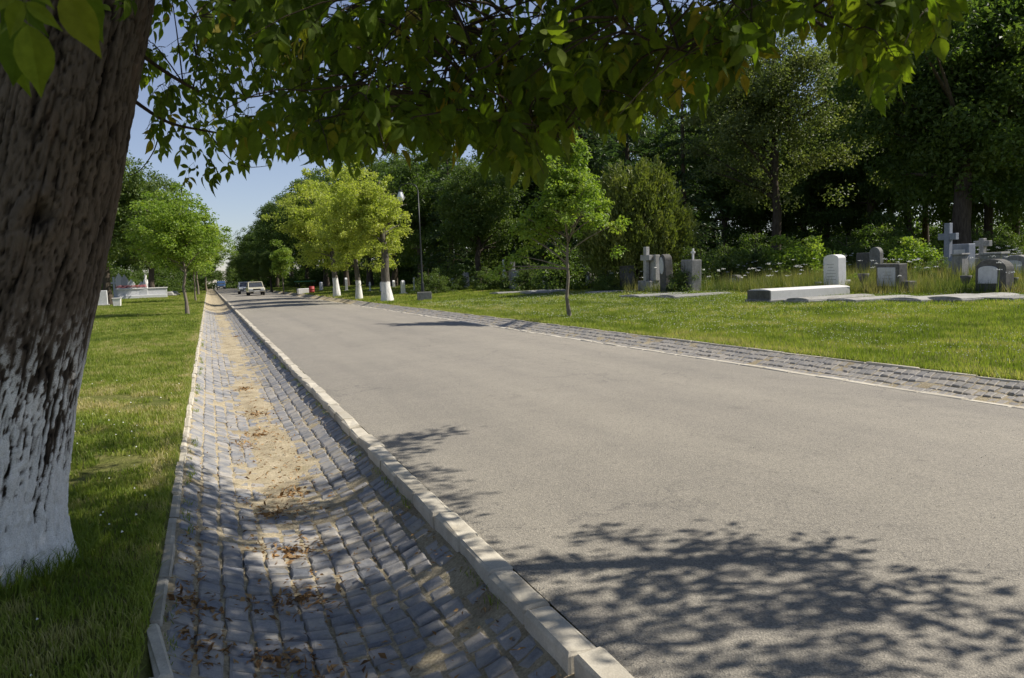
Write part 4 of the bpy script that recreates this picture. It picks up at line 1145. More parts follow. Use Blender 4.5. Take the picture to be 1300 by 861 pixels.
# ------------------------------------------------------------------ grass, weeds, litter
def blades(P, h, w, r, lean=.45, segs=2):
    n = len(P); a = r.uniform(0, 2 * math.pi, n); S = np.stack([np.cos(a), np.sin(a), np.zeros(n)], 1)
    b = r.uniform(0, 2 * math.pi, n); Lv = np.stack([np.cos(b), np.sin(b), np.zeros(n)], 1) * (h * lean * r.uniform(.1, 1.3, n))[:, None]
    h = h[:, None]; w = w[:, None]; Z = np.array([0, 0, 1.0])
    p0a = P - S * w * .5; p0b = P + S * w * .5
    if segs == 1:
        tip = P + Lv + Z * h
        v = np.stack([p0a, p0b, tip], 1).reshape(-1, 3); return v, np.arange(n * 3).reshape(-1, 3), 3
    m = P + Lv * .35 + Z * h * .6; tip = P + Lv * 1.15 + Z * h * .95
    v = np.stack([p0a, p0b, m + S * w * .4, m - S * w * .4, tip], 1).reshape(-1, 3)
    k = np.arange(n)[:, None] * 5
    f = np.concatenate([k + np.array([[0, 1, 2]]), k + np.array([[0, 2, 3]]), k + np.array([[3, 2, 4]])])
    return v, f, 5
def in_view(P, margin=120):
    x, y, c = project(P); return (c > .8) & (x > -margin) & (x < 1300 + margin) & (y < 900)
def grass_patch(name, x0, x1, y0, y1, dens, h, w, r, segs, tintf, zlo=0, zhi=1e9, mask=None, lean=.45):
    n = int((x1 - x0) * (y1 - y0) * dens)
    P = np.stack([r.uniform(x0, x1, n), r.uniform(y0, y1, n), np.zeros(n)], 1)
    c = P[:, :2] @ fw[:2]; P = P[(c > zlo) & (c <= zhi)]
    P = P[in_view(P)]
    P[:, 2] = lawn_z(P[:, 0], P[:, 1]) - .004
    if mask is not None: P = P[mask(P)]
    n = len(P); hh = h * r.uniform(.55, 1.35, n) * (.7 + .6 * fbm(P[:, 0] * 1.7, P[:, 1] * 1.7, 0, 301, 2))
    v, f, k = blades(P, hh, w * r.uniform(.7, 1.3, n), r, lean, segs)
    return v, f, np.repeat(np.clip(tintf(P) + r.normal(0, .13, n), 0, 1), k)
def join_stuff(name, parts, mat, parent=None):
    VV = []; FF = []; TT = []; off = 0
    for v, f, t in parts: VV.append(v); FF.append(f + off); TT.append(t); off += len(v)
    return stuff(obj(name, mesh_np(name, np.concatenate(VV), np.concatenate(FF), {'tint': np.concatenate(TT)}, mats=[mat]), parent))
r = np.random.default_rng(5)
def tint_left(P):
    d = fbm(P[:, 0] * .5, P[:, 1] * .42, 0, 311, 3); worn = np.exp(-((P[:, 1] - 11.5) / 2.6) ** 2) * .34 + .22 * np.exp(-((P[:, 0] + .45) / .12) ** 2)
    f_ = fbm(P[:, 0] * 4, P[:, 1] * 3, 0, 313, 3); return .34 + 1.0 * (d - .42) + 1.2 * (f_ - .5) + worn
def tint_right(P):
    d = fbm(P[:, 0] * .45, P[:, 1] * .35, 0, 317, 3)
    f_ = fbm(P[:, 0] * 2.2, P[:, 1] * 1.6, 0, 319, 3); return .38 + .8 * (d - .45) + 1.1 * (f_ - .5) + .3 * np.exp(-((P[:, 0] - 9.25) / .22) ** 2)
def off_trunk(P): return np.hypot(P[:, 0] - TB[0], P[:, 1] - TB[1]) > .47
bare = lambda P: (fbm(P[:, 0] * 1.1, P[:, 1] * .9, 0, 331, 3) > .27) & off_trunk(P)
G = [grass_patch('g', -6, -.375, 1.2, 7, 4300, .055, .006, r, 2, tint_left, mask=bare),
     grass_patch('g', -6, -.375, 7, 15, 1900, .055, .0095, r, 2, tint_left, mask=bare),
     grass_patch('g', -8, -.38, 15, 30, 1000, .06, .014, r, 1, tint_left),
     grass_patch('g', -14, -.38, 30, 75, 240, .07, .03, r, 1, tint_left),
     grass_patch('g', -30, -.38, 75, 180, 40, .11, .10, r, 1, tint_left),
     # uncut tufts round the foot of the tree
     grass_patch('g', TB[0] - .2, TB[0] + .95, TB[1] - 1.5, TB[1] + .7, 2200, .15, .006, r, 2, lambda P: np.full(len(P), .2), mask=lambda P: (np.abs(np.hypot(P[:, 0] - TB[0], P[:, 1] - TB[1]) - .56) < .15), lean=.7),
     grass_patch('g', -.46, -.36, 1.5, 14, 1500, .07, .006, r, 2, lambda P: np.full(len(P), .5), lean=.8)]
join_stuff('left_lawn_grass', G, M['grass'])
G = [grass_patch('g', 9.19, 26, 0, 30, 1000, .07, .012, r, 1, tint_right, 0, 20),
     grass_patch('g', 9.19, 34, 4, 44, 400, .075, .023, r, 1, tint_right, 20, 34),
     grass_patch('g', 9.19, 44, 12, 75, 150, .085, .042, r, 1, tint_right, 34, 60),
     grass_patch('g', 9.19, 60, 30, 170, 45, .12, .10, r, 1, tint_right, 60, 150),
     grass_patch('g', 9.15, 9.30, 2, 40, 900, .09, .012, r, 1, lambda P: np.full(len(P), .55), lean=.8)]
join_stuff('right_lawn_grass', G, M['grass'])
# rank grass between the graves
RK = np.array([(380, 352), (560, 362), (650, 365), (700, 368), (760, 366), (800, 371.5), (860, 372.5), (940, 372), (990, 368), (1030, 373), (1100, 374), (1140, 374), (1200, 374.5), (1300, 375), (1500, 375)], float)
def rank(P):
    c = P[:, :2] @ fw[:2]; g = fbm(P[:, 0] * .55, P[:, 1] * .5, 0, 341, 3)
    x, y, c2 = project(P); lim = np.interp(x, RK[:, 0], RK[:, 1]) + 3.5 * (fbm(P[:, 0] * .8, P[:, 1] * .8, 0, 347, 2) - .5)
    return (y < lim) & (P[:, 0] > 12) & (g > .36)
G = [grass_patch('g', 12, 46, 8, 70, 250, .38, .018, r, 1, lambda P: .38 + 1.4 * (fbm(P[:, 0] * .7, P[:, 1] * .7, 0, 351, 3) - .48), 22, 62, rank, .5),
     grass_patch('g', 12, 46, 8, 70, 50, .66, .022, r, 1, lambda P: .6 + .4 * (fbm(P[:, 0] * .4, P[:, 1] * .4, 0, 353, 3) - .4), 26, 62, rank, .35)]
join_stuff('rank_grass', G, M['weed'])
# weeds in the joints beside the kerbs
def kerb_weeds(x, spread, y0, y1, n, zf, h):
    yy = r.uniform(y0, y1, n); m = fbm(yy * 1.3, yy * 0, 0, 361, 3) > .5; yy = yy[m]; n = len(yy)
    ce = np.stack([x + r.normal(0, spread, n), yy, zf(yy)], 1)
    P = np.repeat(ce, 9, 0) + r.normal(0, 1, (n * 9, 3)) * np.array([.018, .04, 0])
    v, f, k = blades(P, h * r.uniform(.4, 1.3, len(P)), np.full(len(P), h * .11), r, .9, 2)
    return v, f, np.repeat(np.clip(r.normal(.42, .15, len(P)), 0, 1), k)
join_stuff('kerb_weeds', [kerb_weeds(XL1 - .03, .012, 3, 24, 160, lambda y: chan_z(np.full(len(y), XL1 - .03)) - .005, .045),
                          kerb_weeds(XL0 + .04, .02, 2.4, 24, 160, lambda y: chan_z(np.full(len(y), XL0 + .04)) - .005, .05),
                          kerb_weeds(XC0 + .16, .06, 2, 34, 900, lambda y: chan_z(np.full(len(y), XC0 + .16), False) - .005, .13),
                          kerb_weeds(.12, .04, 3.1, 3.5, 6, lambda y: chan_z(np.full(len(y), .12)), .07)], M['grass'])
# clover heads in the lawns
def dots(P, s):
    n = len(P); o = np.array([(1, 0, 0), (-.5, .87, 0), (-.5, -.87, 0), (0, 0, 1.1), (0, 0, -.4)]); ff = np.array([(0, 1, 3), (1, 2, 3), (2, 0, 3), (1, 0, 4), (2, 1, 4), (0, 2, 4)])
    v = (P[:, None] + o[None] * s[:, None, None]).reshape(-1, 3); f = (ff[None] + (np.arange(n) * 5)[:, None, None]).reshape(-1, 3)
    return v, f, np.zeros(n * 5)
def clover(x0, x1, y0, y1, n, s, th):
    P = np.stack([r.uniform(x0, x1, n), r.uniform(y0, y1, n), np.zeros(n)], 1); P = P[in_view(P)]
    P = P[fbm(P[:, 0] * .5, P[:, 1] * .4, 0, 371, 3) > th]; P[:, 2] = lawn_z(P[:, 0], P[:, 1]) + r.uniform(.05, .1, len(P))
    return dots(P, s * r.uniform(.6, 1.2, len(P)))
join_stuff('clover_flowers', [clover(10, 24, 2, 40, 16000, .0085, .36), clover(-5, -.5, 3, 14, 260, .009, .4)], M['flower'])
# wild carrot umbels among the graves
def umbels(n, x0, x1, y0, y1):
    P = np.stack([r.uniform(x0, x1, n), r.uniform(y0, y1, n), np.zeros(n)], 1); P = P[in_view(P)]; P = P[fbm(P[:, 0] * .6, P[:, 1] * .6, 0, 381, 2) > .5]
    P[:, 2] = lawn_z(P[:, 0], P[:, 1]); n = len(P); h = r.uniform(.55, 1.15, n)
    st = blades(P, h, np.full(n, .014), r, .12, 1); tip = st[0].reshape(-1, 3, 3)[:, 2]
    Q = np.repeat(tip, 14, 0) + r.normal(0, 1, (n * 14, 3)) * np.array([.045, .045, .012])
    return (st[0], st[1], np.full(len(st[0]), .3)), dots(Q, np.full(len(Q), .016))
st, hd = umbels(700, 20, 40, 14, 46)
uo = join_stuff('wild_carrot', [st], M['grass']); join_stuff('umbel', [hd], M['flower'], uo)
# dry leaves and bits in the channel
def litter(cx, cy, sx, sy, n, L):
    P = np.stack([r.normal(cx, sx, n), r.normal(cy, sy, n), np.zeros(n)], 1); P = P[(P[:, 0] > XL0 + .01) & (P[:, 0] < XL1 - .01)]
    P[:, 2] = np.maximum(dirt_z(P[:, 0], P[:, 1], True), chan_z(P[:, 0])) + r.uniform(.002, .016, len(P)); n = len(P)
    nrm = unit(r.normal(size=(n, 3)) * .45 + np.array([0, 0, 1])); D = unit(r.normal(size=(n, 3))); D = unit(D - nrm * (D * nrm).sum(1, keepdims=True))
    l = L * r.uniform(.5, 1.4, n); v, f = leaf_faces(P, D, nrm, l, l * r.uniform(.15, .55, n))
    return v, f, np.repeat(r.random(n), 4)
LT_ = [litter(.5, 5, .3, 3.0, 620, .035), litter(.55, 9, .18, 3.0, 500, .045), litter(-.2, 4, .05, 1.6, 220, .04), litter(1.2, 5, .05, 2.5, 160, .035)]
for (px, py, n) in [(365, 690, 110), (385, 745, 70), (372, 617, 40), (330, 545, 50), (350, 640, 60), (352, 830, 70), (415, 850, 60), (305, 560, 30), (310, 490, 60), (325, 520, 60), (250, 790, 60), (262, 840, 60), (640, 660, 20), (700, 810, 25), (330, 760, 30), (300, 425, 60)]:
    d = ray(px, py); q = EYEP + d * (-(EYE + .17) / d[2]); LT_.append(litter(q[0], q[1], .08, .10, int(n * 1.5), .05))
join_stuff('dry_leaf_litter', LT_, M['litter'])
# loose grit on the carriageway
P = np.stack([r.uniform(XR0 + .02, 6.5, 2600), r.uniform(1.5, 14, 2600), np.zeros(2600)], 1); P = P[in_view(P)]
P = np.concatenate([P, np.stack([XR0 + np.abs(r.normal(0, .05, 1400)), r.uniform(2, 16, 1400), np.zeros(1400)], 1)]); P[:, 2] = road_z(P[:, 0]) + .002
join_stuff('road_grit', [dots(P, r.uniform(.0015, .0045, len(P)))], M['stone_grey'])

# ------------------------------------------------------------------ graves. Local frame: front faces -y, width along x
FACE = -math.pi / 2          # fronts look at the road
def arch(w, h, rise, n=10):
    o = [(-w/2, 0), (w/2, 0), (w/2, h - rise)]
    if rise > 0:
        for k in range(1, n): a = math.pi * k / n; o.append((w/2 * math.cos(a), h - rise + rise * math.sin(a)))
    o.append((-w/2, h - rise)); return o
GG = 'headstones on the right-hand grave plots'
def grave(name, px, py, label, cat, rz=0.0, group=GG, zc=None):
    p = at_zc(px, zc) if zc else ground_pt(px, py)
    e = empty(name, p, label, cat, group, FACE + rz + random.uniform(-.06, .06)); e.rotation_euler[0] = random.uniform(-.03, .03); e.rotation_euler[1] = random.uniform(-.025, .025)
    return e, float(project(p)[2][0])
def lettering(parent, w, z0, n, y, dz=.075):
    rr = random.Random(n * 7 + int(w * 100))
    for k in range(n):
        ww = w * rr.uniform(.45, .95); x = -ww / 2; m = MB()
        while x < ww / 2:
            l = rr.uniform(.02, .06); m.box((x + l / 2, y, z0 - k * dz), (l, .004, .022)); x += l + .018
        stuff(m.build('inscription', M['letter'], parent))
def cross(m, w, h, t, arm, za, y=0, z0=0):
    """latin cross; arm boxes butt against the shaft"""
    m.box((0, y, z0 + h / 2), (t, t * .8, h), .012)
    for s in (-1, 1): m.box((s * (t / 2 + (w - t) / 4), y, z0 + za), ((w - t) / 2, t * .8 - .004, arm), .012)
# white marble headstone with its slab
o, zc = grave('headstone', 1060, 371.5, 'tall white marble headstone with arched top above a white slab', 'headstone')
WH = o; S = zc / 1000
m = MB().box((0, 0, .09), (.98, .5, .18), .02).build('plinth', M['marble'], o)
MB().prism(arch(.78, 48 * S - .18, .14), -.17, .17, .012).build('slab', M['marble'], o).location = (0, 0, .18)
lettering(o, .56, 48 * S - .35, 6, -.173, .11)
def vase(px, py, h, mat, label, zc=None):
    p = ground_pt(px, py) if not zc else at_zc(px, zc)
    e = empty('stone_vase', p, label, 'vase', 'stone vases beside the headstones')
    MB().box((0, 0, h * .12), (h * .5, h * .5, h * .24), .01).build('foot', mat, e)
    MB().lathe([(h*.12, h*.24), (h*.1, h*.42), (h*.2, h*.6), (h*.3, h*.86), (h*.33, h), (h*.26, h), (h*.2, h*.8)], n=14).build('bowl', mat, e, True)
    return e
vase(1039, 370, .36, M['stone_grey'], 'grey stone vase left of the tall white headstone')
vase(1075, 370, .42, M['marble'], 'round white vase at the right foot of the tall white headstone')
def slab(name, px, py, L, Wd, Ht, mat, label, rz=0.0, dome=.06, group='flat grave slabs on the right lawn'):
    p = ground_pt(px, py); o = empty(name, p, label, 'grave slab', group, FACE + rz)
    w = Wd / 2; prof = [(-w, -.15), (w, -.15), (w, Ht - dome)] + [(w * math.cos(a), Ht - dome + dome * math.sin(a)) for a in np.linspace(.25, math.pi - .25, 7)] + [(-w, Ht - dome)]
    MB().prism(prof, 0, L, .015).build('cover', mat, o)
    MB().box((0, L / 2, .04), (Wd + .16, L + .16, .10), .015).build('surround', M['stone_grey'], o)
    return o
slab('grave_slab', 964, 384, 3.3, 1.15, .44, M['marble'], 'long white raised grave slab in front of the tall white headstone'); MB().box((0, -.02, .16), (1.15, .04, .46), .008).build('shade_end_plate', M['stone_dark'], bpy.data.objects[[o_.name for o_ in C.objects if o_.name.startswith('grave_slab')][-1]])  # dark plate added over slab front; that end's shade is put into its colour
slab('grave_slab', 1012, 385, 2.7, 1.0, .17, M['stone_mid'], 'low pale slab just right of the long white one')
slab('grave_slab', 1070, 384, 2.4, 1.0, .12, M['stone_mid'], 'low pale slab in front of the dark framed headstone')
slab('grave_slab', 1148, 384, 2.5, 1.1, .14, M['stone_mid'], 'low slab half grown over between the two dark headstones')
slab('grave_slab', 1198, 384, 2.3, 1.1, .17, M['stone_mid'], 'low domed slab in front of the round topped headstone')
slab('grave_slab', 1262, 382, 2.0, 1.0, .07, M['stone_mid'], 'flat slab at the right border beside the daisies')
slab('grave_slab', 846, 379, 2.8, 1.3, .14, M['stone_grey'], 'flat concrete grave cover in front of the block headstone')
slab('grave_slab', 800, 378, 2.6, 1.6, .12, M['stone_grey'], 'flat concrete grave cover in front of the cross monument')
slab('grave_slab', 668, 374, 2.2, 1.4, .22, M['stone_light'], 'pale raised slab left of the young tree')
slab('grave_slab', 628, 374, 2.4, 1.4, .14, M['stone_grey'], 'flat grey grave cover near the leafy bough at left')
slab('grave_slab', 752, 373, 2.2, 1.2, .12, M['stone_light'], 'flat slab in front of the small oval headstone')
# dark headstone with pale panel
o, zc = grave('headstone', 1132, 371, 'square dark headstone framing a pale inscription panel', 'headstone'); S = zc / 1000
h = 36 * S
MB().box((0, 0, h / 2), (.98, .38, h), .02).build('block', M['stone_dark'], o)
MB().box((-.03, -.195, h * .55), (.76, .03, h * .66), .008).build('panel', M['panel'], o)
lettering(o, .5, h * .72, 3, -.213, .11)
MB().box((.70, .02, h * .2), (.36, .32, h * .4), .02).build('side_block', M['stone_dark'], o)
vase(1096, 369, .62, M['stone_dark'], 'dark stone vase left of the square dark headstone')
# round-topped dark headstone
o, zc = grave('headstone', 1262, 372, 'broad dark headstone with round top and pale arched panel', 'headstone'); S = zc / 1000; h = 43 * S
MB().prism(arch(.96, h, .30, 14), -.2, .2, .03).build('block', M['stone_dark'], o)
MB().prism(arch(.6, h * .52, .1, 8), -.23, -.19, .008).build('panel', M['panel'], o).location = (-.06, 0, h * .28)
vase(1226, 371, .52, M['stone_dark'], 'dark stone vase left of the round topped dark headstone')
vase(1286, 370, .42, M['stone_dark'], 'dark stone pot right of the round topped dark headstone')
o, zc = grave('headstone', 1292, 355, 'grey round topped headstone at the right border, behind the darker one', 'headstone'); S = zc / 1000; h = 31 * S
MB().prism(arch(1.05, h, .28, 14), -.22, .22, .03).build('block', M['stone_grey'], o)
MB().prism(arch(.72, h * .58, .1, 8), -.25, -.21, .008).build('panel', M['panel'], o).location = (-.06, 0, h * .2)
# blue-grey cross monument
o, zc = grave('cross_monument', 1203, 352, 'tall blue grey stone cross beside a blue grey tablet', 'monument'); S = zc / 1000; h = 68 * S
MB().box((0, 0, .2), (.95, .6, .4), .02).build('plinth', M['stone_blue'], o)
m = MB(); cross(m, .85, h - .4, .26, .28, (h - .4) * .7, 0, .4); m.build('cross', M['stone_blue'], o)
o, zc = grave('headstone', 1222, 351, 'blue grey tablet right of the tall blue grey cross', 'headstone'); S = zc / 1000; h = 41 * S
MB().box((0, 0, h / 2), (.9, .4, h), .02).build('block', M['stone_blue'], o)
MB().box((0, -.205, h * .62), (.56, .03, h * .42), .008).build('panel', M['panel'], o)
o, zc = grave('headstone', 1219, 358, 'narrow pale pillar stone in front of the blue grey tablet', 'headstone'); S = zc / 1000; h = 34 * S
MB().box((0, 0, h / 2), (.45, .4, h), .02, .92).build('pillar', M['stone_grey'], o)
MB().box((0, 0, h + .03), (.5, .45, .06), .01).build('cap', M['stone_light'], o)
o, zc = grave('cross_monument', 1247, 349, 'grey cross with white lit edges above the round topped headstone', 'monument'); S = zc / 1000; h = 46 * S
MB().box((0, 0, h * .28), (1.0, .5, h * .56), .02).build('pedestal', M['stone_grey'], o)
m = MB(); cross(m, .8, h * .44, .24, .24, h * .3, 0, h * .56); m.build('cross', M['stone_light'], o)
o, zc = grave('headstone', 1262, 351, 'long grey grave wall behind the grey cross', 'headstone'); S = zc / 1000
MB().box((0, 0, 28 * S / 2), (.95, .4, 28 * S), .02).build('block', M['stone_grey'], o); MB().box((0, 0, 28 * S + .04), (1.05, .5, .08), .01).build('coping', M['stone_light'], o)
o, zc = grave('headstone', 1113, 354, 'weathered grey stone with rounded head behind the square dark headstone', 'headstone'); S = zc / 1000
MB().prism(arch(.62, 40 * S, .28, 12), -.12, .12, .02).build('block', M['stone_grey'], o); MB().box((0, 0, .1), (.8, .4, .2), .02).build('plinth', M['stone_dark'], o)
o, zc = grave('headstone', 1098, 354, 'dark weathered block left of the rounded grey stone', 'headstone'); S = zc / 1000
MB().box((0, 0, 33 * S / 2), (.85, .35, 33 * S), .03, .95).build('block', M['stone_dark'], o); MB().box((0, 0, .08), (1.0, .5, .16), .02).build('plinth', M['stone_dark'], o)
o, zc = grave('headstone', 934, 364, 'small dark rounded headstone with pale panel sunk in the grass', 'headstone'); S = zc / 1000; h = 15 * S
MB().prism(arch(.75, h, .14, 8), -.15, .15, .02).build('block', M['stone_dark'], o); MB().prism(arch(.56, h * .72, .1, 8), -.18, -.14, .006).build('panel', M['panel'], o)
# cluster round the cross monument
o, zc = grave('cross_monument', 823, 370, 'pale stone cross standing before a tapered tablet on a plinth', 'monument'); S = zc / 1000; h = 56 * S
MB().box((0, .1, .26), (1.05, .75, .52), .03).build('plinth', M['stone_grey'], o)
MB().box((.18, .18, .52 + h * .29), (.78, .3, h * .58), .02, .9).build('tablet', M['stone_light'], o)
m = MB(); cross(m, .78, h - .52, .24, .26, (h - .52) * .68, -.12, .52); m.build('cross', M['stone_light'], o)
o, zc = grave('headstone', 847, 371, 'dark rounded headstone with pale oval panel right of the stone cross', 'headstone'); S = zc / 1000; h = 48 * S
MB().prism(arch(.56, h, .26, 12), -.2, .2, .03).build('block', M['stone_dark'], o)
MB().prism([(.19 * math.cos(a), .40 * math.sin(a)) for a in np.linspace(0, 2 * math.pi, 18, endpoint=False)], -.23, -.19, .006).build('panel', M['panel'], o).location = (-.02, 0, h - .52)
o, zc = grave('headstone', 877, 370, 'square pale headstone bearing a star, small cross on top', 'headstone'); S = zc / 1000; h = 40 * S
MB().box((0, 0, h / 2), (.98, .5, h), .025).build('block', M['stone_grey'], o)
star = [(.2 * (1 if k % 2 == 0 else .28) * math.cos(k * math.pi / 4), .2 * (1 if k % 2 == 0 else .28) * math.sin(k * math.pi / 4)) for k in range(8)]
MB().prism(star, -.27, -.249).build('star', M['stone_light'], o).location = (0, 0, h * .62)
m = MB(); cross(m, .3, .5, .09, .09, .33, .1, h); m.build('cross', M['marble'], o)
o, zc = grave('headstone', 797, 369, 'dark broad block headstone in the shade of the thuja', 'headstone'); S = zc / 1000; h = 30 * S
MB().box((0, 0, h / 2), (.95, .4, h), .03, .95).build('block', M['stone_dark'], o); MB().box((0, 0, h + .03), (1.0, .46, .06), .015).build('cap', M['stone_dark'], o)
o, zc = grave('headstone', 749, 367, 'small dark headstone with white oval, left of the thuja', 'headstone'); S = zc / 1000; h = 22 * S
MB().prism(arch(.72, h, .34, 12), -.16, .16, .02).build('block', M['stone_dark'], o); MB().prism(arch(.38, h * .6, .18, 10), -.19, -.15, .006).build('panel', M['marble'], o).location = (-.02, 0, h * .22)
o, zc = grave('headstone', 694, 368, 'small pointed grey headstone left of the young tree trunk', 'headstone'); S = zc / 1000; h = 23 * S
MB().prism([(-.26, 0), (.26, 0), (.3, h * .62), (0, h), (-.3, h * .62)], -.14, .14, .02).build('block', M['stone_light'], o); MB().box((0, 0, .06), (.7, .4, .12), .02).build('plinth', M['stone_grey'], o)
o, zc = grave('headstone', 652, 367, 'tall grey pillar headstone with lower tablet beside it, in foliage', 'headstone'); S = zc / 1000; h = 36 * S
MB().box((-.3, 0, h / 2), (.42, .36, h), .02, .95).build('pillar', M['stone_grey'], o); MB().box((.28, 0, h * .34), (.72, .3, h * .68), .02).build('tablet', M['stone_blue'], o)
o, zc = grave('headstone', 592, 366, 'weathered round topped stone standing alone right of the lamp post', 'headstone'); S = zc / 1000; h = 20 * S
MB().prism(arch(.62, h, .26, 10), -.2, .2, .03).build('block', M['stone_light'], o); MB().box((-.5, .1, h * .4), (.4, .3, h * .8), .02).build('side_block', M['stone_dark'], o)
o, zc = grave('headstone', 618, 365, 'low dark headstone overgrown by the leafy bough', 'headstone'); S = zc / 1000; h = 18 * S
MB().box((0, 0, h / 2), (.95, .36, h), .02).build('block', M['stone_grey'], o); MB().box((0, 0, h + .03), (1.05, .44, .06), .015).build('cap', M['stone_dark'], o)
for (px, py, hp, mat, lb) in [(641, 364, 34, 'marble', 'thin white obelisk left of the tall grey pillar headstone'), (741, 362, 26, 'marble', 'slim white leaning obelisk behind the young tree'), (759, 364, 36, 'stone_light', 'slim grey obelisk between the young tree and the thuja')]:
    o, zc = grave('obelisk', px, py, lb, 'obelisk', group='slim obelisks behind the right-hand graves'); h = hp * zc / 1000
    MB().box((0, 0, h * .5), (.3, .3, h), .01, .5).build('shaft', M[mat], o); MB().box((0, 0, .1), (.55, .55, .2), .02).build('plinth', M['stone_grey'], o)
rr = random.Random(9)
for k, (px, zc) in enumerate([(512, 60), (526, 66), (548, 64), (486, 70), (470, 74), (440, 84), (408, 92), (575, 60), (560, 72), (912, 52), (928, 54), (945, 50), (455, 95), (425, 88), (500, 84), (700, 56), (720, 60), (775, 52), (1010, 56), (1150, 50)]):
    p = at_zc(px, zc); o = empty('far_headstone', p, ('small pale headstone in the shade behind the yellow green trees' if px < 505 else 'small pale headstone in the shade near the lamp post' if px < 600 else 'small pale headstone in the shade behind the right graves'), 'headstone', 'far headstones in the shade', FACE + rr.uniform(-.2, .2))
    h = rr.uniform(.8, 1.5); w = rr.uniform(.5, .8)
    if k % 3 == 1:
        m = MB(); cross(m, .6, h, .16, .16, h * .7); m.build('cross', M['panel'], o)
    else: MB().prism(arch(w, h, .2, 8), -.12, .12, .02).build('block', M[rr.choice(['panel', 'stone_light', 'marble'])], o)
    MB().box((0, 0, .05), (w + .2, .5, .12), .02).build('plinth', M['stone_grey'], o)
# shrubs and saplings growing among the graves
for kd, px, zc, s, lb in [('shrub_fresh', 1160, 36, 1.15, 'bright green broad leaved shrub left of the blue grey cross'), ('shrub_fresh', 1030, 40, 1.4, 'fresh green shrub behind the white headstone'), ('shrub_mid', 626, 58, .9, 'low bush swallowing the low dark headstone'), ('shrub_mid', 674, 51, 1.2, 'grey green bush covering the tablet right of the tall pillar'),
    ('shrub_mid', 772, 41, .7, 'dark low bush at the foot of the thuja'), ('shrub_mid', 890, 40, 1.25, 'bush behind the block headstone with the star'), ('shrub_mid', 925, 42, 1.3, 'loose bush behind the small sunken headstone'), ('shrub_fresh', 1000, 42, 1.5, 'leafy young growth at the foot of the airy tree'), ('shrub_mid', 1190, 33, .55, 'low green bush in front of the blue grey cross'),
    ('shrub_mid', 960, 44, 1.3, 'bush left of the airy tree trunk'), ('shrub_mid', 870, 36, .8, 'bush covering the foot of the starred headstone'), ('shrub_mid', 570, 62, 1.5, 'bush in the shade right of the lamp post'), ('shrub_mid', 545, 58, 1.1, 'low bush just behind the lamp post'), ('shrub_mid', 1170, 31, .5, 'low weed clump between the two dark headstones'), ('shrub_fresh', 1290, 31, .45, 'low fresh weeds at the right border'), ('shrub_mid', 1075, 46, 1.3, 'bush behind the dark weathered block'), ('shrub_dark', 1135, 47, 1.0, 'dark bush behind the bright broad leaved shrub'), ('shrub_dark', 720, 47, 1.1, 'dark bush behind the slim leaning obelisk'), ('shrub_dark', 835, 46, 1.1, 'dark bush behind the cross monument'), ('shrub_fresh', 1085, 31.5, .35, 'small weed clump beside the dark vase')]:
    plant('shrub', kd, at_zc(px, zc), s, lb, 'shrub', 'shrubs among the right-hand graves')

for px in range(560, 1330, 26):
    zc_ = random.uniform(44, 54) if px > 700 else random.uniform(52, 60)
    plant('undergrowth_shrub', random.choice(['shrub_mid', 'shrub_mid', 'shrub_fresh']), at_zc(px + random.uniform(-8, 8), zc_), random.uniform(.6, 1.25), 'green bush in the thicket just behind the right-hand graves' if px > 800 else 'green bush in the thicket behind the left graves of the right lawn', 'shrub', 'thicket just behind the graves')

# ------------------------------------------------------------------ lamp post and what stands by the road
p = ground_pt(537, 377); o = empty('street_lamp', p, 'black street lamp post with white pear shaped globe on a curved arm', 'street lamp'); zc = project(p)[2][0]
H = (377 - 243) * zc / 1000
MB().lathe([(.13, -.2), (.13, .1), (.10, .9), (.085, .95), (.065, 1.0), (.055, H * .55), (.045, H * .57), (.035, H)], n=12).build('pole', M['iron'], o, True)
L = -rt * 1.0; L[2] = 0; L = L / np.linalg.norm(L)
aw = 22 * zc / 1000
arm = [np.array([0, 0, H - .1]), np.array([0, 0, H + .3]) + L * .15, np.array([0, 0, H + .45]) + L * aw * .6, np.array([0, 0, H + .28]) + L * aw, np.array([0, 0, H + .02]) + L * aw]
MB().tube(bez(arm, 14), np.linspace(.035, .025, 14), 8).build('arm', M['iron'], o, True)
gl = MB().lathe([(.02, 0), (.1, -.04), (.14, -.12), (.2, -.3), (.235, -.45), (.2, -.6), (.1, -.7), (.02, -.73)], n=18).build('globe', M['globe'], o, True); gl.location = (L * aw + np.array([0, 0, H])).tolist()
cp = MB().lathe([(.03, .04), (.13, 0), (.15, -.08), (.03, -.02)], n=14).build('globe_cap', M['iron'], o, True); cp.location = (L * aw + np.array([0, 0, H + .03])).tolist()
p = ground_pt(539, 381.5); o = empty('concrete_planter', p, 'weathered square concrete planter at the foot of the lamp post', 'planter', rz=-.2)
for k in range(4):
    a = k * math.pi / 2
    MB().box((.36 * math.sin(a), -.36 * math.cos(a), .24), (.80 if k % 2 == 0 else .66, .08, .5), .01, 1, a).build('side', M['stone_grey'], o)
MB().box((0, 0, .1), (.6, .6, .3)).build('soil', M['dirt'], o)
p = ground_pt(387, 373); o = empty('stone_block', p, 'long white block lying at the right kerb before the red drum', 'block', rz=.15)
MB().box((0, 0, .28), (1.5, .6, .56), .04).build('block', M['marble'], o); MB().box((0, 0, -.02), (1.6, .7, .1), .02).build('foot', M['stone_grey'], o)
p = at_zc(396, 83); o = empty('red_drum', p, 'red drum standing behind the long white block', 'drum'); o.scale = (.8, .8, .72)
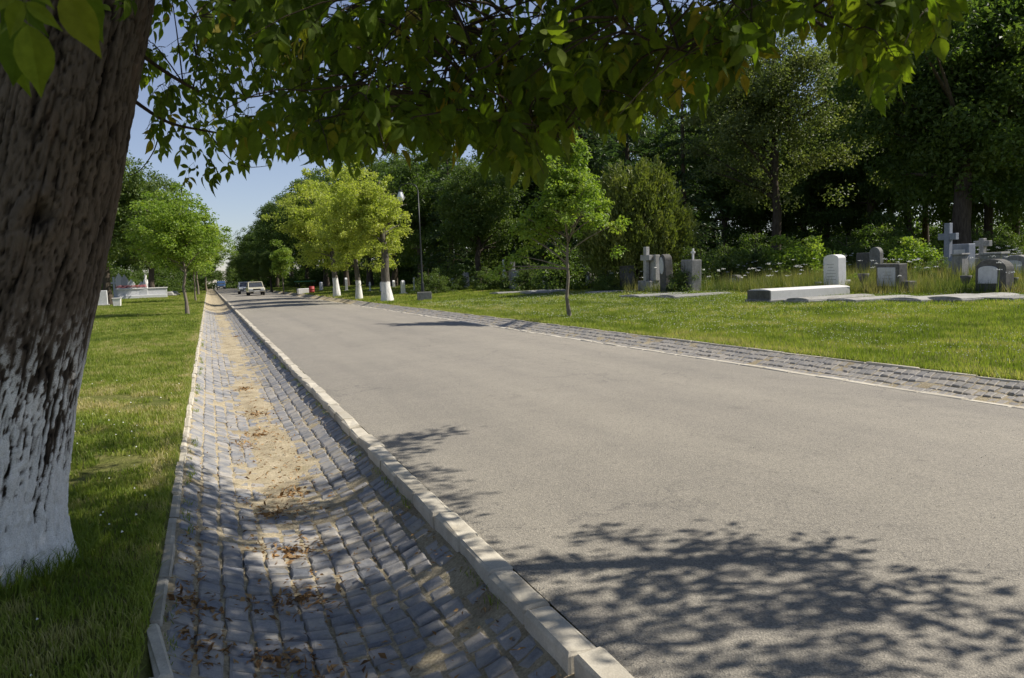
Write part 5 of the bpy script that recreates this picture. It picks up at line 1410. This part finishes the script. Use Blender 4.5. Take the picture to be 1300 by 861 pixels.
MB().lathe([(.36, 0), (.36, .3), (.38, .32), (.36, .34), (.36, .62), (.38, .64), (.36, .66), (.36, 1.0), (.34, 1.02)], n=18).build('barrel', M['red'], o, True); MB().lathe([(.3, 1.0), (.3, 1.04), (.28, 1.05)], n=16).build('lid', M['red'], o)
p = at_zc(388, 86); o = empty('flower_stall', p, 'small dark green canvas stall left of the red drum', 'stall', rz=.2)
for sx in (-.8, .8):
    for sy in (-.6, .6): MB().tube([(sx, sy, 0), (sx, sy, 1.25)], .03, 6).build('post', M['iron'], o)
MB().box((0, 0, 1.3), (1.9, 1.5, .1), .02).build('canvas', M['green'], o); MB().box((0, 0, .5), (1.5, 1.1, .08), .01).build('table', M['green'], o); MB().box((0, -.58, .25), (1.55, .03, .5)).build('skirt', M['green'], o)

# ------------------------------------------------------------------ tombs on the left
GL = 'white tombs among the left-hand trees'
def left_at(px, zc): return at_zc(px, zc)
p = at_zc(180, 92); o = empty('family_tomb', p, 'long low white walled tomb plot on the left lawn', 'tomb', GL, rz=.15)
for (c, d) in [((0, -1.6, .55), (5.2, .22, 1.1)), ((0, 1.6, .55), (5.2, .22, 1.1)), ((-2.49, 0, .55), (.22, 2.98, 1.1)), ((2.49, 0, .55), (.22, 2.98, 1.1))]: MB().box(c, d, .02).build('wall', M['panel'], o)
MB().box((0, -1.6, 1.15), (5.4, .4, .1), .02).build('coping', M['marble'], o); MB().box((0, -2.0, .2), (5.0, .5, .4), .03).build('step', M['panel'], o); MB().box((0, 0, .5), (4.7, 2.9, .5)).build('fill', M['dirt'], o)
for k, (px, hh, lb, mt) in enumerate([(146, 2.6, 'white cross at the left end of the walled tomb plot', 'panel'), (153, 3.1, 'tall white pointed monument rising behind the walled tomb plot', 'marble'), (160, 2.9, 'pinkish tall stone behind the walled tomb plot', 'panel'), (168, 2.3, 'slim white stone in the middle of the walled tomb plot', 'marble'), (181, 2.0, 'low white stone behind the walled tomb plot', 'panel'), (186.5, 2.8, 'white figure like monument at the right end of the tomb plot', 'marble')]):
    q = at_zc(px, 95); e = empty('tomb_monument', q, lb, 'monument', GL, rz=.1)
    if k == 0:
        m = MB(); cross(m, .8, hh, .22, .22, hh * .72); m.build('cross', M[mt], e)
    elif k == 5:
        MB().lathe([(.4, 0), (.4, .9), (.3, .95), (.26, 1.4), (.3, 1.8), (.22, 2.2), (.1, 2.35), (.15, 2.5), (.13, 2.68), (.04, 2.8)], n=14).build('figure', M[mt], e, True)
    else: MB().prism([(-.4, 0), (.4, 0), (.42, hh * .75), (0, hh), (-.42, hh * .75)], -.15, .15, .03).build('block', M[mt], e)
    MB().box((0, 0, .1), (1.1, .8, .3), .03).build('plinth', M['panel'], e)
q = at_zc(168, 90.2); e = empty('flower_bed', q + np.array([0, 0, 0]), 'red flowers and greenery along the walled tomb plot', 'flowers')
rr2 = np.random.default_rng(3); n = 420; Pf = np.stack([rr2.uniform(-1.6, 1.6, n), rr2.normal(0, .12, n) , 1.25 + rr2.uniform(0, .28, n)], 1)
v, f, t = dots(Pf, np.full(n, .045)); obj('petals', mesh_np('petals', v, f, mats=[M['red']]), e)
MB().box((0, 0, .62), (3.3, .3, 1.24), .02).build('trough', M['panel'], e)
p = at_zc(149, 60); o = empty('white_planter', p, 'white square planter beside the big dark trunk on the left', 'planter'); MB().box((0, 0, .3), (.5, .5, .6), .02, 1.15).build('tub', M['marble'], o); MB().box((0, 0, .62), (.64, .64, .06), .01).build('rim', M['marble'], o); 
p = at_zc(131, 62); o = empty('headstone', p, 'plain white headstone left of the big dark trunk', 'headstone', GL); MB().box((0, 0, .6), (.7, .3, 1.2), .03).build('block', M['panel'], o); MB().box((0, 0, .05), (.9, .5, .12), .02).build('plinth', M['stone_light'], o)
for px, zc, lb in [(215, 100, 'low rubble stone right of the tomb plot, nearest the wall'), (221, 105, 'low rubble stone farther right of the tomb plot')]:
    p = at_zc(px, zc); o = empty('rubble_stone', p, lb, 'stone', GL); MB().box((0, 0, .3), (1.2, .8, .6), .15, .85).build('block', M['stone_light'], o); MB().box((.5, .4, .15), (.7, .6, .3), .1, .85).build('chip', M['stone_grey'], o)

# ------------------------------------------------------------------ cars
def car(name, loc, rz, L, Wd, Ht, paint, label, boxy=True, van=False):
    o = empty(name, loc, label, 'car' if not van else 'van', 'cars on the road', rz)     # front towards -y
    w = Wd / 2; l = L / 2
    if van: side = [(-l, .35), (-l, .85), (-l + .25, 1.05), (-l + .95, Ht), (l - .1, Ht), (l, Ht - .15), (l, .35)]; cab0 = None
    else: side = [(-l, .38), (-l + .02, .66), (-l + .12, .78), (-l + 1.15, .88), (l - .95, .90), (l - .08, .86), (l, .7), (l, .38)]
    # lower body: lofted over half-widths
    def loft(prof, ws, nm, mat, tum=0.0):
        m = MB(); n = len(prof); ring = []
        for x, k in ws: ring += [(x * (1 - tum * max(0, (z - .9))), y, z) for y, z in prof] if k == 1 else [(x, y * k, .38 + (z - .38) * k) for y, z in prof]
        F = []
        for i in range(len(ws) - 1):
            for j in range(n): F.append((i*n+j, i*n+(j+1)%n, (i+1)*n+(j+1)%n, (i+1)*n+j))
        F += [tuple(range(n)), tuple(range((len(ws)-1)*n, len(ws)*n))]
        m.add(ring, F); return m.build(nm, mat, o)
    loft(side, [(-w, .97), (-w * .97, 1), (w * .97, 1), (w, .97)], 'body', paint, .12 if van else 0)
    if not van:
        y0, y1, y2, y3 = -l + 1.15, -l + 1.75, l - 1.45, l - .95
        tw = w * .80
        m = MB(); m.add([(-w*.9, y0, .885), (w*.9, y0, .885), (w*.9, y3, .905), (-w*.9, y3, .905), (-tw, y1, Ht - .06), (tw, y1, Ht - .06), (tw, y2, Ht - .06), (-tw, y2, Ht - .06)], [(4,5,6,7), (0,1,5,4), (1,2,6,5), (2,3,7,6), (3,0,4,7)]); m.build('cabin', M['glass'], o)
        MB().box((0, (y1 + y2) / 2, Ht - .035), (tw * 2 + .05, y2 - y1 + .12, .07), .025).build('roof', paint, o)
        for s in (-1, 1):
            MB().tube([(s * w * .905, y0 - .02, .88), (s * (tw + .01), y1, Ht - .05)], .035, 6).build('windscreen_pillar', paint, o)
            MB().tube([(s * w * .905, y3 + .02, .90), (s * (tw + .01), y2, Ht - .05)], .045, 6).build('rear_pillar', paint, o)
    else:
        m = MB(); m.add([(-w*.85, -l + .30, 1.1), (w*.85, -l + .30, 1.1), (w*.8, -l + .93, Ht - .12), (-w*.8, -l + .93, Ht - .12)], [(0,1,2,3)]); g_ = m.build('windscreen', M['glass'], o); g_.location = (0, -.02, .02)
    for s in (-1, 1):
        if boxy: hl = MB().box((s * (w - .26), -l - .005, .66), (.34, .07, .17), .02)
        else: hl = MB().box((s * (w - .24), -l + .0, .68), (.36, .1, .15), .05)
        hl.build('headlight', M['lamp_glass'], o)
        MB().box((s * (w + .07), -l + 1.45, .98), (.14, .08, .11), .02).build('mirror', M['black'], o)
        for yy in (-l + .78, l - .78):
            wh = MB(); wh.lathe([(.2, -.09), (.29, -.09), (.305, -.05), (.305, .05), (.29, .09), (.2, .09)], n=20); t_ = wh.build('wheel', M['rubber'], o, True)
            t_.rotation_euler = (0, math.pi / 2, 0); t_.location = (s * (w - .10), yy, .305)
            rm = MB().lathe([(.19, -.085), (.19, .085), (.05, .095)], n=16).build('rim', M['chrome'], t_, True)
    MB().box((0, -l - .005, .65), (Wd - .9, .05, .15), .01).build('grille', M['black'], o)
    MB().box((0, -l - .05, .47), (Wd * .98, .14, .11), .03).build('bumper', M['chrome'] if boxy else M['black'], o)
    MB().box((0, -l - .125, .47), (.52, .015, .11), .004).build('number_plate', M['marble'], o)
    return o
cream = car_paint('cream_paint', (.62, .58, .44)); silver = car_paint('pale_blue_silver_paint', (.62, .66, .72)); blue = car_paint('blue_paint', (.03, .07, .16)); whitep = car_paint('white_paint', (.7, .7, .7))
p = at_zc(324.5, 84); car('sedan_car', (p[0], p[1], gz(p[0], p[1])), 0.02, 4.35, 1.66, 1.44, cream, 'cream white boxy sedan coming towards us, nearer of the two', True)
p = at_zc(312, 96); car('hatchback_car', (p[0], p[1], gz(p[0], p[1])), 0.02, 4.0, 1.66, 1.46, silver, 'silvery white car half hidden behind the cream sedan', False)
p = at_zc(281, 170); car('delivery_van', (p[0], p[1], gz(p[0], p[1])), 0.0, 4.4, 1.7, 1.8, blue, 'dark blue van far down the left side of the road', False, True)
p = at_zc(275, 215); car('distant_car', (p[0], p[1], gz(p[0], p[1])), 0.0, 4.2, 1.7, 1.5, whitep, 'tiny white car at the far end of the road', False)
